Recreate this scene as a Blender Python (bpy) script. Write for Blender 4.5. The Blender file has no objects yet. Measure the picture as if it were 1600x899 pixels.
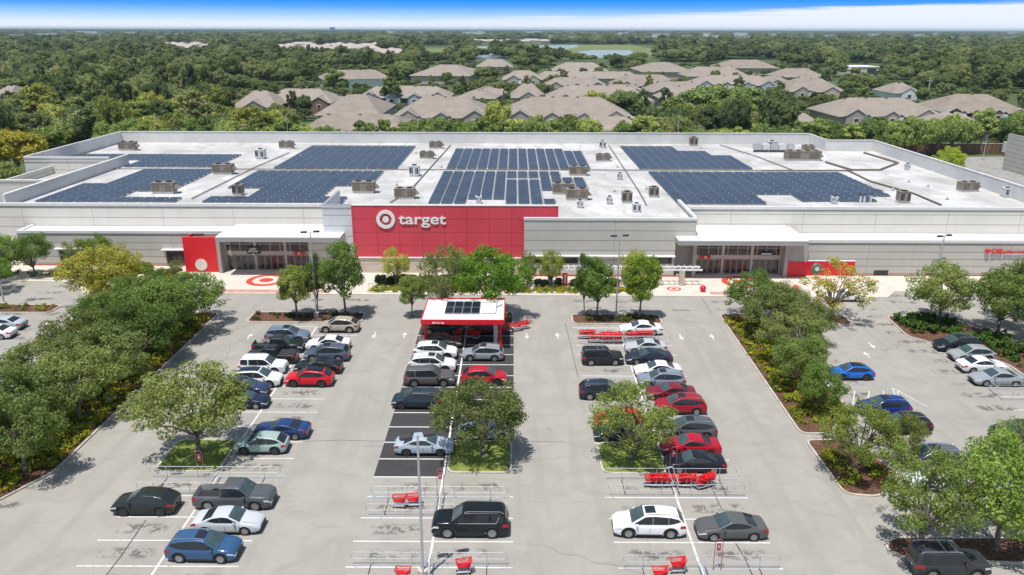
import bpy, math, random
import numpy as np
from mathutils import Vector, Matrix
R = math.radians
C = bpy.context.scene.collection
S = bpy.context.scene

# ---------------------------------------------------------------- camera
FPX, HC = 1240.0, 33.4                      # focal length in photo pixels, drone height
PITCH = math.atan((449.5 - 45.6) / FPX); YAW = R(0.14); ROLL = R(0.15)
f_ = np.array([-math.sin(YAW) * math.cos(PITCH), math.cos(YAW) * math.cos(PITCH), -math.sin(PITCH)])
r0 = np.cross(f_, [0, 0, 1]); r0 /= np.linalg.norm(r0); u0 = np.cross(r0, f_)
r_ = r0 * math.cos(ROLL) + u0 * math.sin(ROLL)
u_ = u0 * math.cos(ROLL) - r0 * math.sin(ROLL)
cam_d = bpy.data.cameras.new('camera'); cam = bpy.data.objects.new('camera', cam_d); C.objects.link(cam)
cam_d.sensor_width = 36; cam_d.lens = 36 * FPX / 1600; cam_d.clip_end = 80000; cam_d.clip_start = 0.5
cam.matrix_world = Matrix(((r_[0], u_[0], -f_[0], 0), (r_[1], u_[1], -f_[1], 0), (r_[2], u_[2], -f_[2], HC), (0, 0, 0, 1)))
S.camera = cam

# ---------------------------------------------------------------- sun, sky, exposure
SUNV = Vector((-0.17, -0.26, 1.0)).normalized()
sd = bpy.data.lights.new('sun', 'SUN'); sd.energy = 4.45; sd.angle = R(0.5); sd.color = (1.0, 0.965, 0.91)
so = bpy.data.objects.new('sun', sd); C.objects.link(so)
so.rotation_euler = (-SUNV).to_track_quat('-Z', 'Y').to_euler()
W = bpy.data.worlds.new('World'); S.world = W; W.use_nodes = True
nt = W.node_tree; nt.nodes.clear()
def wn(t, **k):
    n = nt.nodes.new(t)
    for a, b in k.items(): setattr(n, a, b)
    return n
sky = wn('ShaderNodeTexSky', sky_type='NISHITA'); sky.sun_disc = False
sky.sun_elevation = math.asin(SUNV.z); sky.sun_rotation = math.atan2(SUNV.x, SUNV.y)
bg1 = wn('ShaderNodeBackground'); bg1.inputs[1].default_value = 0.11
nt.links.new(sky.outputs[0], bg1.inputs[0])
tc = wn('ShaderNodeTexCoord'); sep = wn('ShaderNodeSeparateXYZ'); nt.links.new(tc.outputs['Generated'], sep.inputs[0])
ramp = wn('ShaderNodeValToRGB')            # low band of clear sky: pale at the horizon, azure above it
mr = wn('ShaderNodeMapRange'); mr.inputs[1].default_value = 0.0; mr.inputs[2].default_value = 0.05
nt.links.new(sep.outputs[2], mr.inputs[0]); nt.links.new(mr.outputs[0], ramp.inputs[0])
cr = ramp.color_ramp
for p, c in ((0.0, (0.93, 0.96, 0.99)), (0.12, (0.78, 0.88, 0.99)), (0.32, (0.36, 0.62, 0.98)), (0.5, (0.10, 0.38, 0.95)), (0.66, (0.015, 0.28, 0.92)), (1.0, (0.05, 0.25, 0.75))):
    e = cr.elements.new(p); e.color = (*c, 1)
cr.elements.remove(cr.elements[0]); cr.elements.remove(cr.elements[-1])
# long thin cloud bank, heavier to the right
mp = wn('ShaderNodeMapping'); mp.inputs['Scale'].default_value = (2.2, 2.2, 60)
nt.links.new(tc.outputs['Generated'], mp.inputs[0])
no = wn('ShaderNodeTexNoise'); no.inputs['Scale'].default_value = 1.6; no.inputs['Detail'].default_value = 6; no.inputs['Roughness'].default_value = 0.6
nt.links.new(mp.outputs[0], no.inputs[0])
def wm(op, a, b=None, c=None):
    n = wn('ShaderNodeMath', operation=op)
    for i, v in enumerate((a, b, c)):
        if v is None: continue
        if isinstance(v, (int, float)): n.inputs[i].default_value = v
        else: nt.links.new(v, n.inputs[i])
    return n.outputs[0]
# bank top rises from 0.8 deg at centre to 1.9 deg at right
topz = wm('ADD', wm('MULTIPLY', sep.outputs[0], 0.038), 0.0105)
topz = wm('ADD', topz, wm('MULTIPLY', wm('SUBTRACT', no.outputs[0], 0.5), 0.030))
m1 = wn('ShaderNodeMapRange', interpolation_type='SMOOTHSTEP')
nt.links.new(wm('SUBTRACT', topz, sep.outputs[2]), m1.inputs[0]); m1.inputs[1].default_value = -0.002; m1.inputs[2].default_value = 0.006
mx = wn('ShaderNodeMixRGB'); nt.links.new(m1.outputs[0], mx.inputs[0]); nt.links.new(ramp.outputs[0], mx.inputs[1]); mx.inputs[2].default_value = (0.80, 0.86, 0.97, 1)
bg2 = wn('ShaderNodeBackground'); bg2.inputs[1].default_value = 1.0; nt.links.new(mx.outputs[0], bg2.inputs[0])
m2 = wn('ShaderNodeMapRange', interpolation_type='SMOOTHSTEP'); nt.links.new(sep.outputs[2], m2.inputs[0]); m2.inputs[1].default_value = 0.04; m2.inputs[2].default_value = 0.12
ms = wn('ShaderNodeMixShader'); nt.links.new(m2.outputs[0], ms.inputs[0]); nt.links.new(bg2.outputs[0], ms.inputs[1]); nt.links.new(bg1.outputs[0], ms.inputs[2])
ow = wn('ShaderNodeOutputWorld'); nt.links.new(ms.outputs[0], ow.inputs[0])
S.view_settings.view_transform = 'Standard'; S.view_settings.look = 'None'; S.view_settings.exposure = 0.12; S.view_settings.gamma = 1
S.view_settings.use_curve_mapping = False

# ---------------------------------------------------------------- helpers
def at(px, py, z=0.0):                      # where the line of sight through a photo pixel meets height z
    d = f_ * FPX + r_ * (px - 800) - u_ * (py - 449.5)
    t = (z - HC) / d[2]
    return float(d[0] * t), float(d[1] * t)
def aty(px, py, Y):
    d = f_ * FPX + r_ * (px - 800) - u_ * (py - 449.5); t = Y / d[1]
    return float(d[0] * t), float(HC + d[2] * t)
def proj(x, y, z):
    v = np.array([x, y, z - HC]); w = v @ f_
    return 800 + FPX * (v @ r_) / w, 449.5 - FPX * (v @ u_) / w

class MB:
    def __init__(s): s.v = []; s.f = []; s.m = []
    def poly(s, pts, m=0):
        k = len(s.v); s.v += [tuple(p) for p in pts]; s.f.append(tuple(range(k, k + len(pts)))); s.m.append(m)
    def box(s, x0, x1, y0, y1, z0, z1, m=0):
        k = len(s.v)
        s.v += [(x0, y0, z0), (x1, y0, z0), (x1, y1, z0), (x0, y1, z0), (x0, y0, z1), (x1, y0, z1), (x1, y1, z1), (x0, y1, z1)]
        for q in ((0, 3, 2, 1), (4, 5, 6, 7), (0, 1, 5, 4), (1, 2, 6, 5), (2, 3, 7, 6), (3, 0, 4, 7)):
            s.f.append(tuple(k + i for i in q)); s.m.append(m)
    def prism(s, pts, z0, z1, m=0, mtop=None):
        k = len(s.v); n = len(pts)
        s.v += [(p[0], p[1], z0) for p in pts] + [(p[0], p[1], z1) for p in pts]
        s.f.append(tuple(k + n + i for i in range(n))); s.m.append(m if mtop is None else mtop)
        s.f.append(tuple(k + n - 1 - i for i in range(n))); s.m.append(m)
        for i in range(n):
            j = (i + 1) % n; s.f.append((k + i, k + j, k + n + j, k + n + i)); s.m.append(m)
    def tube(s, p, q, r, r2=None, n=8, m=0, cap=True):
        p = Vector(p); q = Vector(q); d = (q - p).normalized()
        a = d.orthogonal().normalized(); b = d.cross(a); r2 = r if r2 is None else r2; k = len(s.v)
        for c, rr in ((p, r), (q, r2)):
            for i in range(n):
                t = 2 * math.pi * i / n; s.v.append(tuple(c + (a * math.cos(t) + b * math.sin(t)) * rr))
        for i in range(n):
            j = (i + 1) % n; s.f.append((k + i, k + j, k + n + j, k + n + i)); s.m.append(m)
        if cap:
            s.f.append(tuple(k + n - 1 - i for i in range(n))); s.m.append(m)
            s.f.append(tuple(k + n + i for i in range(n))); s.m.append(m)
    def path(s, pts, r, n=6, m=0):
        for a, b in zip(pts, pts[1:]): s.tube(a, b, r, n=n, m=m)
    def lathe(s, prof, n=16, c=(0, 0, 0), axis='z', m=0):
        k = len(s.v)
        for r, z in prof:
            for i in range(n):
                t = 2 * math.pi * i / n; a, b = r * math.cos(t), r * math.sin(t)
                s.v.append({'z': (c[0] + a, c[1] + b, c[2] + z), 'y': (c[0] + a, c[1] + z, c[2] + b), 'x': (c[0] + z, c[1] + a, c[2] + b)}[axis])
        for j in range(len(prof) - 1):
            for i in range(n):
                i2 = (i + 1) % n; s.f.append((k + j * n + i, k + j * n + i2, k + (j + 1) * n + i2, k + (j + 1) * n + i)); s.m.append(m)
        for j in (0, len(prof) - 1):
            if prof[j][0] > 1e-4: s.f.append(tuple(k + j * n + i for i in range(n))); s.m.append(m)
    def grid(s, P, m=0):
        k = len(s.v); a = len(P); b = len(P[0])
        for row in P: s.v += [tuple(p) for p in row]
        for i in range(a - 1):
            for j in range(b - 1):
                s.f.append((k + i * b + j, k + (i + 1) * b + j, k + (i + 1) * b + j + 1, k + i * b + j + 1)); s.m.append(m)
    def mesh(s, name, mats, off=(0, 0, 0), smooth=False):
        me = bpy.data.meshes.new(name)
        me.from_pydata([(v[0] - off[0], v[1] - off[1], v[2] - off[2]) for v in s.v], [], s.f)
        for m in (mats if isinstance(mats, (list, tuple)) else [mats]): me.materials.append(m)
        if any(s.m): me.polygons.foreach_set('material_index', s.m)
        if smooth: me.polygons.foreach_set('use_smooth', [True] * len(s.f))
        me.update(); return me
    def build(s, name, mats, parent=None, smooth=False, local=False):
        off = (0, 0, 0)
        if parent is not None and not local:
            q = parent; off = Vector((0, 0, 0))
            while q is not None: off = off + q.location; q = q.parent
        return put(name, s.mesh(name, mats, off, smooth), parent)
def put(name, me, parent=None, loc=(0, 0, 0), rotz=0.0):
    o = bpy.data.objects.new(name, me); C.objects.link(o); o.location = loc; o.rotation_euler = (0, 0, rotz)
    if parent is not None: o.parent = parent
    return o
def tag(o, label=None, cat=None, group=None, kind=None):
    if label: o['label'] = label
    if cat: o['category'] = cat
    if group: o['group'] = group
    if kind: o['kind'] = kind
    return o
def thing(name, label, cat, loc=(0, 0, 0), rotz=0.0, group=None):
    o = bpy.data.objects.new(name, None); C.objects.link(o); o.location = loc; o.rotation_euler = (0, 0, rotz); o.empty_display_size = 0.3
    return tag(o, label, cat, group)
def struct(name, mb, mats, smooth=False):
    return tag(mb.build(name, mats, smooth=smooth), kind='structure')

# ---------------------------------------------------------------- materials
def newmat(name):
    m = bpy.data.materials.new(name); m.use_nodes = True; t = m.node_tree; b = t.nodes['Principled BSDF']; return m, t, b
class NT:
    def __init__(s, t): s.t = t
    def n(s, ty, **k):
        x = s.t.nodes.new(ty)
        for a, b in k.items(): setattr(x, a, b)
        return x
    def lk(s, a, b): s.t.links.new(a, b)
    def math(s, op, a, b=None, c=None, clamp=False):
        x = s.n('ShaderNodeMath', operation=op); x.use_clamp = clamp
        for i, v in enumerate((a, b, c)):
            if v is None: continue
            if isinstance(v, (int, float)): x.inputs[i].default_value = v
            else: s.lk(v, x.inputs[i])
        return x.outputs[0]
    def pos(s, scale=(1, 1, 1), world=True):
        g = s.n('ShaderNodeNewGeometry').outputs['Position'] if world else s.n('ShaderNodeTexCoord').outputs['Object']
        m = s.n('ShaderNodeMapping'); m.inputs['Scale'].default_value = scale; s.lk(g, m.inputs[0]); return m.outputs[0]
    def noise(s, vec, scale, detail=4, rough=0.55, dist=0.0):
        x = s.n('ShaderNodeTexNoise'); s.lk(vec, x.inputs['Vector']); x.inputs['Scale'].default_value = scale
        x.inputs['Detail'].default_value = detail; x.inputs['Roughness'].default_value = rough; x.inputs['Distortion'].default_value = dist
        return x.outputs[0]
    def rng(s, v, a, b, c=0.0, d=1.0, smooth=False):
        x = s.n('ShaderNodeMapRange'); x.interpolation_type = 'SMOOTHSTEP' if smooth else 'LINEAR'
        s.lk(v, x.inputs[0])
        for i, q in enumerate((a, b, c, d)): x.inputs[i + 1].default_value = q
        return x.outputs[0]
    def ramp(s, v, stops):
        x = s.n('ShaderNodeValToRGB'); s.lk(v, x.inputs[0]); e = x.color_ramp.elements
        e[0].position = stops[0][0]; e[0].color = (*stops[0][1], 1); e[1].position = stops[-1][0]; e[1].color = (*stops[-1][1], 1)
        for p, c in stops[1:-1]: q = e.new(p); q.color = (*c, 1)
        return x.outputs[0]
    def mix(s, f, a, b, mode='MIX'):
        x = s.n('ShaderNodeMixRGB', blend_type=mode)
        for i, v in enumerate((f, a, b)):
            if isinstance(v, (int, float)): x.inputs[i].default_value = v
            elif isinstance(v, tuple): x.inputs[i].default_value = (*v, 1)
            else: s.lk(v, x.inputs[i])
        return x.outputs[0]
def plain(name, col, rough=0.6, metal=0.0, var=0.12, sc=1.5, world=True, coat=0.0, spec=0.5):
    m, t, b = newmat(name); n = NT(t)
    v = n.noise(n.pos(world=world), sc, 5, 0.6)
    d = tuple(c * (1 - var) for c in col); l = tuple(min(1, c * (1 + var)) for c in col)
    n.lk(n.ramp(v, ((0.3, d), (0.7, l))), b.inputs['Base Color'])
    b.inputs['Roughness'].default_value = rough; b.inputs['Metallic'].default_value = metal
    b.inputs['Coat Weight'].default_value = coat; b.inputs['Specular IOR Level'].default_value = spec
    return m

def mat_asphalt(name, base, patch=False):
    m, t, b = newmat(name); n = NT(t); p = n.pos()
    big = n.noise(p, 0.05, 4, 0.55); mid = n.noise(p, 0.35, 5, 0.6, 0.6); fine = n.noise(p, 9.0, 3, 0.7)
    streak = n.noise(n.pos((0.9, 0.07, 1)), 0.8, 4, 0.55)
    k = 1.0
    col = n.ramp(big, ((0.3, tuple(c * 0.93 for c in base)), (0.7, tuple(c * 1.06 for c in base))))
    col = n.mix(n.rng(mid, 0.42, 0.75), col, tuple(c * 0.80 for c in base))
    col = n.mix(n.rng(streak, 0.5, 0.68, 0, 0.7), col, tuple(c * 0.80 for c in base))
    col = n.mix(n.rng(fine, 0.35, 0.7, 0.0, 0.5), col, tuple(c * 0.75 for c in base))
    # drips and oil marks in the middle of the stalls
    g = n.n('ShaderNodeNewGeometry').outputs['Position']; s = n.n('ShaderNodeSeparateXYZ'); n.lk(g, s.inputs[0])
    fy = n.math('ABSOLUTE', n.math('SUBTRACT', n.math('FLOORED_MODULO', n.math('SUBTRACT', s.outputs[1], 54.5), 2.74), 1.37))
    my = n.rng(fy, 0.25, 0.8, 1, 0, True)
    fx = n.math('FLOORED_MODULO', n.math('ADD', s.outputs[0], 28.5), 17.72)
    inr = n.math('MULTIPLY', n.rng(fx, 0.6, 1.2), n.rng(fx, 9.5, 10.2, 1, 0))
    ctr = n.rng(n.math('ABSOLUTE', n.math('SUBTRACT', fx, 5.3)), 0.5, 1.4)
    blot = n.rng(n.noise(p, 1.3, 5, 0.7, 0.4), 0.47, 0.56, 0, 1, True)
    msk = n.math('MULTIPLY', n.math('MULTIPLY', my, inr), n.math('MULTIPLY', ctr, blot))
    rr = n.rng(n.noise(p, 0.2, 2, 0.5), 0.36, 0.50)
    msk = n.math('MULTIPLY', msk, n.math('MULTIPLY', rr, 0.66))
    col = n.mix(msk, col, (0.045, 0.04, 0.036))
    spk = n.rng(n.noise(n.pos((1, 1, 1)), 1.7, 6, 0.75, 1.2), 0.64, 0.72, 0, 0.4, True)
    col = n.mix(spk, col, tuple(c * 0.45 for c in base))
    sk = n.rng(n.noise(n.pos((0.35, 2.2, 1)), 0.6, 4, 0.6, 0.3), 0.60, 0.72, 0, 0.45)
    col = n.mix(sk, col, tuple(c * 0.66 for c in base))
    # hairline cracks
    vo = n.n('ShaderNodeTexVoronoi', feature='DISTANCE_TO_EDGE'); n.lk(p, vo.inputs['Vector']); vo.inputs['Scale'].default_value = 0.085
    wob = n.n('ShaderNodeVectorMath', operation='ADD'); nz = n.n('ShaderNodeTexNoise'); n.lk(p, nz.inputs['Vector']); nz.inputs['Scale'].default_value = 0.5; nz.inputs['Detail'].default_value = 4
    n.lk(p, wob.inputs[0]); n.lk(nz.outputs['Color'], wob.inputs[1]); n.lk(wob.outputs[0], vo.inputs['Vector'])
    ck = n.rng(vo.outputs['Distance'], 0.0015, 0.005, 0.35, 0)
    ck = n.math('MULTIPLY', ck, n.rng(n.noise(p, 0.03, 2), 0.5, 0.58))
    if not patch: col = n.mix(ck, col, tuple(c * 0.35 for c in base))
    n.lk(col, b.inputs['Base Color']); b.inputs['Roughness'].default_value = 0.9; b.inputs['Specular IOR Level'].default_value = 0.25
    bp = n.n('ShaderNodeBump'); bp.inputs['Strength'].default_value = 0.25; bp.inputs['Distance'].default_value = 0.02; n.lk(fine, bp.inputs['Height']); n.lk(bp.outputs[0], b.inputs['Normal'])
    return m
M_lot = mat_asphalt('lot_asphalt', (0.372, 0.352, 0.312))
M_road = mat_asphalt('road_asphalt', (0.345, 0.335, 0.31))
M_patch = mat_asphalt('dark_asphalt', (0.062, 0.060, 0.060), True)
M_line = None
def mat_line():
    m, t, b = newmat('road_paint'); n = NT(t); p = n.pos()
    v = n.noise(p, 3.0, 5, 0.7); w = n.noise(p, 0.4, 3, 0.6)
    k = n.math('MULTIPLY', n.rng(v, 0.50, 0.62), n.rng(w, 0.35, 0.6, 0.2, 1.0))
    n.lk(n.mix(k, (0.70, 0.69, 0.66), (0.40, 0.39, 0.36)), b.inputs['Base Color']); b.inputs['Roughness'].default_value = 0.7
    return m
M_line = mat_line()
M_linefresh = plain('fresh_road_paint', (0.78, 0.78, 0.76), 0.6, var=0.06, sc=4)
M_blueline = plain('blue_road_paint', (0.25, 0.42, 0.62), 0.7, var=0.2, sc=3)
M_seal = plain('crack_sealant', (0.10, 0.095, 0.09), 0.8, var=0.5, sc=2)
M_walk = plain('sidewalk_concrete', (0.60, 0.54, 0.46), 0.85, var=0.1, sc=0.6)
M_kerb = plain('kerb_concrete', (0.50, 0.46, 0.40), 0.85, var=0.22, sc=1.2)
M_redground = plain('red_ground_paint', (0.66, 0.055, 0.04), 0.6, var=0.12, sc=2)
M_redfade = plain('faded_red_pavers', (0.50, 0.26, 0.22), 0.8, var=0.2, sc=1)
M_mulch = plain('bark_mulch', (0.115, 0.055, 0.032), 0.95, var=0.75, sc=5)
def mat_grass(name, a, b_, c):
    m, t, b = newmat(name); n = NT(t); p = n.pos()
    v = n.noise(p, 0.9, 5, 0.65); w = n.noise(p, 14, 3, 0.7)
    col = n.ramp(v, ((0.3, a), (0.5, b_), (0.72, c))); col = n.mix(n.rng(w, 0.35, 0.7, 0, 0.5), col, tuple(x * 0.5 for x in b_))
    n.lk(col, b.inputs['Base Color']); b.inputs['Roughness'].default_value = 0.9; b.inputs['Specular IOR Level'].default_value = 0.2; return m
M_grass = mat_grass('lawn', (0.13, 0.17, 0.035), (0.20, 0.25, 0.05), (0.28, 0.31, 0.085))
M_farground = mat_grass('woodland_floor', (0.06, 0.09, 0.035), (0.09, 0.13, 0.045), (0.13, 0.155, 0.06))
M_field = mat_grass('field_grass', (0.13, 0.17, 0.06), (0.18, 0.22, 0.08), (0.24, 0.26, 0.11))

def mat_leaf(name, stops, trans=0.25, vary=0.5):
    m, t, b = newmat(name); n = NT(t)
    at_ = n.n('ShaderNodeAttribute'); at_.attribute_name = 'rnd'
    oi = n.n('ShaderNodeObjectInfo')
    q = n.noise(n.pos(world=False), 0.55, 3, 0.55)
    k = n.math('ADD', n.math('MULTIPLY', at_.outputs['Fac'], 0.45), n.math('MULTIPLY', n.rng(q, 0.3, 0.7), 0.55))
    k = n.math('ADD', k, n.math('MULTIPLY', n.math('SUBTRACT', oi.outputs['Random'], 0.5), vary), clamp=True)
    col = n.mix(1.0, n.ramp(k, stops), oi.outputs['Color'], 'MULTIPLY')
    n.lk(col, b.inputs['Base Color']); b.inputs['Roughness'].default_value = 0.6; b.inputs['Specular IOR Level'].default_value = 0.12
    tr = n.n('ShaderNodeBsdfTranslucent'); n.lk(n.mix(1.0, col, (1.0, 1.15, 0.55), 'MULTIPLY'), tr.inputs[0])
    mxs = n.n('ShaderNodeMixShader'); mxs.inputs[0].default_value = trans
    n.lk(b.outputs[0], mxs.inputs[1]); n.lk(tr.outputs[0], mxs.inputs[2]); n.lk(mxs.outputs[0], t.nodes['Material Output'].inputs[0])
    return m
M_leaf = mat_leaf('oak_leaves', ((0.0, (0.115, 0.145, 0.050)), (0.35, (0.180, 0.215, 0.072)), (0.65, (0.255, 0.288, 0.098)), (1.0, (0.38, 0.39, 0.17))), 0.42)
M_wood = mat_leaf('woodland_leaves', ((0.0, (0.085, 0.118, 0.050)), (0.3, (0.14, 0.182, 0.068)), (0.6, (0.21, 0.255, 0.09)), (0.85, (0.29, 0.315, 0.12)), (1.0, (0.38, 0.36, 0.17))), 0.34, 0.8)
M_shrub = mat_leaf('shrub_leaves', ((0.0, (0.05, 0.08, 0.02)), (0.4, (0.11, 0.15, 0.03)), (0.7, (0.25, 0.24, 0.035)), (1.0, (0.42, 0.33, 0.04))), 0.25)
M_hedge = mat_leaf('hedge_leaves', ((0.0, (0.018, 0.030, 0.012)), (0.5, (0.04, 0.062, 0.02)), (1.0, (0.085, 0.11, 0.03))), 0.15)
M_bark = plain('tree_bark', (0.17, 0.145, 0.12), 0.9, var=0.35, sc=6, world=False)

# ---------------------------------------------------------------- foliage meshes
def leaf_mesh(name, centers, radii, n, size, seed, mat, zsq=0.85, core=0.0, up=0.35):
    rg = np.random.default_rng(seed); centers = np.array(centers, float); radii = np.array(radii, float)
    w = radii ** 2; idx = rg.choice(len(centers), n, p=w / w.sum())
    d = rg.normal(size=(n, 3)); d /= np.linalg.norm(d, axis=1)[:, None]
    rad = radii[idx] * (0.55 + 0.5 * rg.random(n) ** 0.6)
    p = centers[idx] + d * rad[:, None] * np.array([1, 1, zsq])
    nrm = d + rg.normal(size=(n, 3)) * 0.55 + np.array([0, 0, up]); nrm /= np.linalg.norm(nrm, axis=1)[:, None]
    a = np.cross(nrm, rg.normal(size=(n, 3))); a /= np.linalg.norm(a, axis=1)[:, None]; b = np.cross(nrm, a)
    s = size * (0.6 + 0.8 * rg.random(n))[:, None]
    asp = (0.45 + 0.35 * rg.random(n))[:, None]
    v = np.stack([p - a * s, p - b * s * asp, p + a * s, p + b * s * asp], 1).reshape(-1, 3)
    v[:, 2] = np.maximum(v[:, 2], 0.02)
    nf = n; fi = np.arange(4 * n).reshape(n, 4); rnd = rg.random(n)
    if core > 0:                             # solid filler core of each clump, in one darker leaf tone
        ic = MB(); K = 0
        for c, r in zip(centers, radii):
            prof = [(0.001, -r * core * zsq), (r * core * .8, -r * core * .5 * zsq), (r * core, 0), (r * core * .75, r * core * .6 * zsq), (0.001, r * core * zsq)]
            ic.lathe(prof, n=7, c=tuple(c))
        cv = np.array(ic.v); cv += rg.normal(size=cv.shape) * radii.mean() * 0.06
        k = len(v); v = np.vstack([v, cv]); cf = [tuple(k + i for i in f) for f in ic.f if len(f) == 4]
    else: cf = []
    me = bpy.data.meshes.new(name); me.from_pydata(v.tolist(), [], fi.tolist() + cf)
    at_ = me.attributes.new('rnd', 'FLOAT', 'FACE'); at_.data.foreach_set('value', np.concatenate([rnd, np.full(len(cf), 0.25)]).astype(np.float32))
    me.materials.append(mat); me.update(); return me
def trunk_mesh(name, h0, tips, r0_, seed, lean=0.2):
    rg = random.Random(seed); mb = MB()
    top = Vector((rg.uniform(-lean, lean), rg.uniform(-lean, lean), h0)); mid = Vector((top.x * 0.3, top.y * .3, h0 * 0.5))
    mb.tube((0, 0, -0.1), (0.01, 0, 0.25), r0_ * 1.6, r0_ * 1.1, 9); mb.tube((0.01, 0, 0.25), mid, r0_ * 1.1, r0_ * 0.9, 9); mb.tube(mid, top, r0_ * 0.9, r0_ * 0.75, 9)
    for t in tips:
        t = Vector(t); d = t - top
        kk = top.lerp(t, 0.45) + Vector((rg.uniform(-.3, .3), rg.uniform(-.3, .3), 0.12 * d.length))
        mb.tube(top, kk, r0_ * 0.5, r0_ * 0.3, 6); mb.tube(kk, t, r0_ * 0.3, r0_ * 0.08, 5)
    return mb.mesh(name, M_bark, smooth=True)
def tree_proto(kind, seed, h, r, h0, nclump, nleaf, size, mat=M_leaf, cl=(0.75, 1.25), sparse=False, core=0.45):
    rg = random.Random(seed); cs = []; rs = []
    cz = (h + h0) / 2; hz = (h - h0) / 2
    lob = [rg.uniform(0.68, 1.2) for _ in range(9)]
    while len(cs) < nclump:
        a = rg.uniform(0, 2 * math.pi); e = math.asin(rg.uniform(-0.75, 1)); q = rg.uniform(0.25, 1.0) ** 0.45
        k = a / (2 * math.pi) * 9; i = int(k) % 9; lo = lob[i] * (1 - (k - int(k))) + lob[(i + 1) % 9] * (k - int(k))
        c = rg.uniform(*cl) * r / 4.2
        rr = (r - c * 0.6) * q * lo
        x = math.cos(e) * math.cos(a) * rr; y = math.cos(e) * math.sin(a) * rr; z = cz + math.sin(e) * (hz - c * 0.5) * q * rg.uniform(0.9, 1.1)
        cs.append((x, y, max(z, h0 * 0.75))); rs.append(c)
    tips = rg.sample(cs, min(len(cs), 16 if not sparse else 30))
    return (trunk_mesh(kind + '_trunk', h0, tips, 0.035 * r + 0.04, seed), leaf_mesh(kind + '_crown', cs, rs, nleaf, size, seed, mat, core=core))
PROTO = {
    'oak': [tree_proto('oak', 10 + i, 8, 4.2, 1.7, 85, 14500, 0.10, cl=(0.42, 0.95), core=0.0) for i in range(4)],
    'up': [tree_proto('up', 30 + i, 8, 2.9, 2.1, 60, 11000, 0.10, cl=(0.65, 1.15), core=0.0) for i in range(3)],
    'open': [tree_proto('open', 50 + i, 8, 4.0, 1.7, 80, 9500, 0.095, cl=(0.42, 0.85), sparse=True, core=0.0) for i in range(3)],
    'bare': [tree_proto('bare', 60, 8, 4.2, 1.6, 60, 3200, 0.11, cl=(0.35, 0.7), sparse=True, core=0.0)],
    'wood': [tree_proto('wood', 70 + i, 11, 6.0, 2.4, 44, 4200, 0.30, mat=M_wood, cl=(0.8, 1.5), core=0.7) for i in range(4)],
    'woodtall': [tree_proto('woodtall', 80 + i, 13, 4.2, 4.0, 34, 3000, 0.27, mat=M_wood, cl=(.8, 1.3), core=0.7) for i in range(2)],
}
TREECNT = {}
def tree(kind, x, y, h, r, label, group=None, tint=(1, 1, 1), name=None, rot=None, cat='tree', z=0.0):
    k = TREECNT.get(kind, 0); TREECNT[kind] = k + 1
    tr, cw = PROTO[kind][k % len(PROTO[kind])]
    base = {'oak': (8, 4.2), 'up': (8, 2.9), 'open': (8, 4.0), 'bare': (8, 4.2), 'wood': (11, 6.0), 'woodtall': (13, 4.2)}[kind]
    t = thing(name or {'oak': 'oak_tree', 'wood': 'oak_tree', 'woodtall': 'pine_tree'}.get(kind, 'shade_tree'), label, cat, (x, y, z), rot if rot is not None else (k * 2.4) % 6.28, group)
    s = (r / base[1], r / base[1], h / base[0]); t.scale = s
    put('trunk', tr, t); c = put('crown', cw, t); c.color = (*tint, 1)
    return t

# ================================================================= GROUND AND PAVING
g = MB(); g.poly([(-30000, -300, -0.02), (30000, -300, -0.02), (30000, 45000, -0.02), (-30000, 45000, -0.02)])
struct('ground', g, M_farground)
g = MB(); g.poly([(-110, -20, 0), (150, -20, 0), (150, 107, 0), (-110, 107, 0)]); struct('parking_lot', g, M_lot)
g = MB(); g.poly([(-118, 107.0, 0.0), (-70, 107, 0.0), (-70, 130, 0), (-95, 130, 0), (-95, 198, 0), (-118, 198, 0)]); struct('service_road', g, M_road)
g = MB(); g.poly([(80, 107, 0.0), (175, 107, 0), (175, 226, 0), (-95, 198, 0), (-95, 190, 0), (80, 190, 0)]); struct('rear_yard', g, M_road)
g = MB(); g.poly([(-10.95, 54.5, 0.004), (-5.35, 54.5, 0.004), (-5.35, 60.3, 0.004), (0.0, 60.3, 0.004), (0.0, 87.3, 0.004), (-10.95, 87.3, 0.004)]); struct('dark_asphalt_patch', g, M_patch)
ROWS = [(-28.5, -17.9, -23.2), (-10.95, 0.0, -5.5), (6.9, 17.6, 12.25)]
Y0, DY = 54.5, 2.74
mk = MB(); fr = MB()
def ln(mb, x0, y0, x1, y1, w=0.11, z=0.008):
    d = Vector((x1 - x0, y1 - y0, 0)).normalized(); n = Vector((-d.y, d.x, 0)) * w / 2
    mb.poly([(x0 - n.x, y0 - n.y, z), (x1 - n.x, y1 - n.y, z), (x1 + n.x, y1 + n.y, z), (x0 + n.x, y0 + n.y, z)])
for ri, (xa, xb, xc) in enumerate(ROWS):
    for k in range(-7, 13):
        y = Y0 + DY * k
        if k in (0, 1) and ri != 1: 
            if ri == 0: ln(mk, xc + 0.1, y, xb, y)
            else: ln(mk, xc + .1, y, xb, y)
            continue
        tgt = fr if (ri == 1 and k >= 0) else mk
        ln(tgt, xa, y, xc - 0.08, y, 0.12)
        if not (ri == 1 and k in (0, 1)): ln(tgt, xc + 0.08, y, xb, y, 0.12)
        else: pass
    ln(mk if ri != 1 else mk, xc, 30, xc, Y0 - 0.05, 0.16)
    ln(fr if ri == 1 else mk, xc, Y0 + (5.6 if ri != 1 else 0.05), xc, 87.3, 0.16)
for k in range(-5, 12):                     # right-hand lot
    y = Y0 + DY * k + 1.0
    if y > 50: ln(mk, 46.3, y, 51.6, y, 0.11)
for k in range(-3, 12):
    y = Y0 + DY * k + 1.0
    ln(mk, -63, y + 1.2, -57.2, y + 1.2, 0.11)
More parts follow.
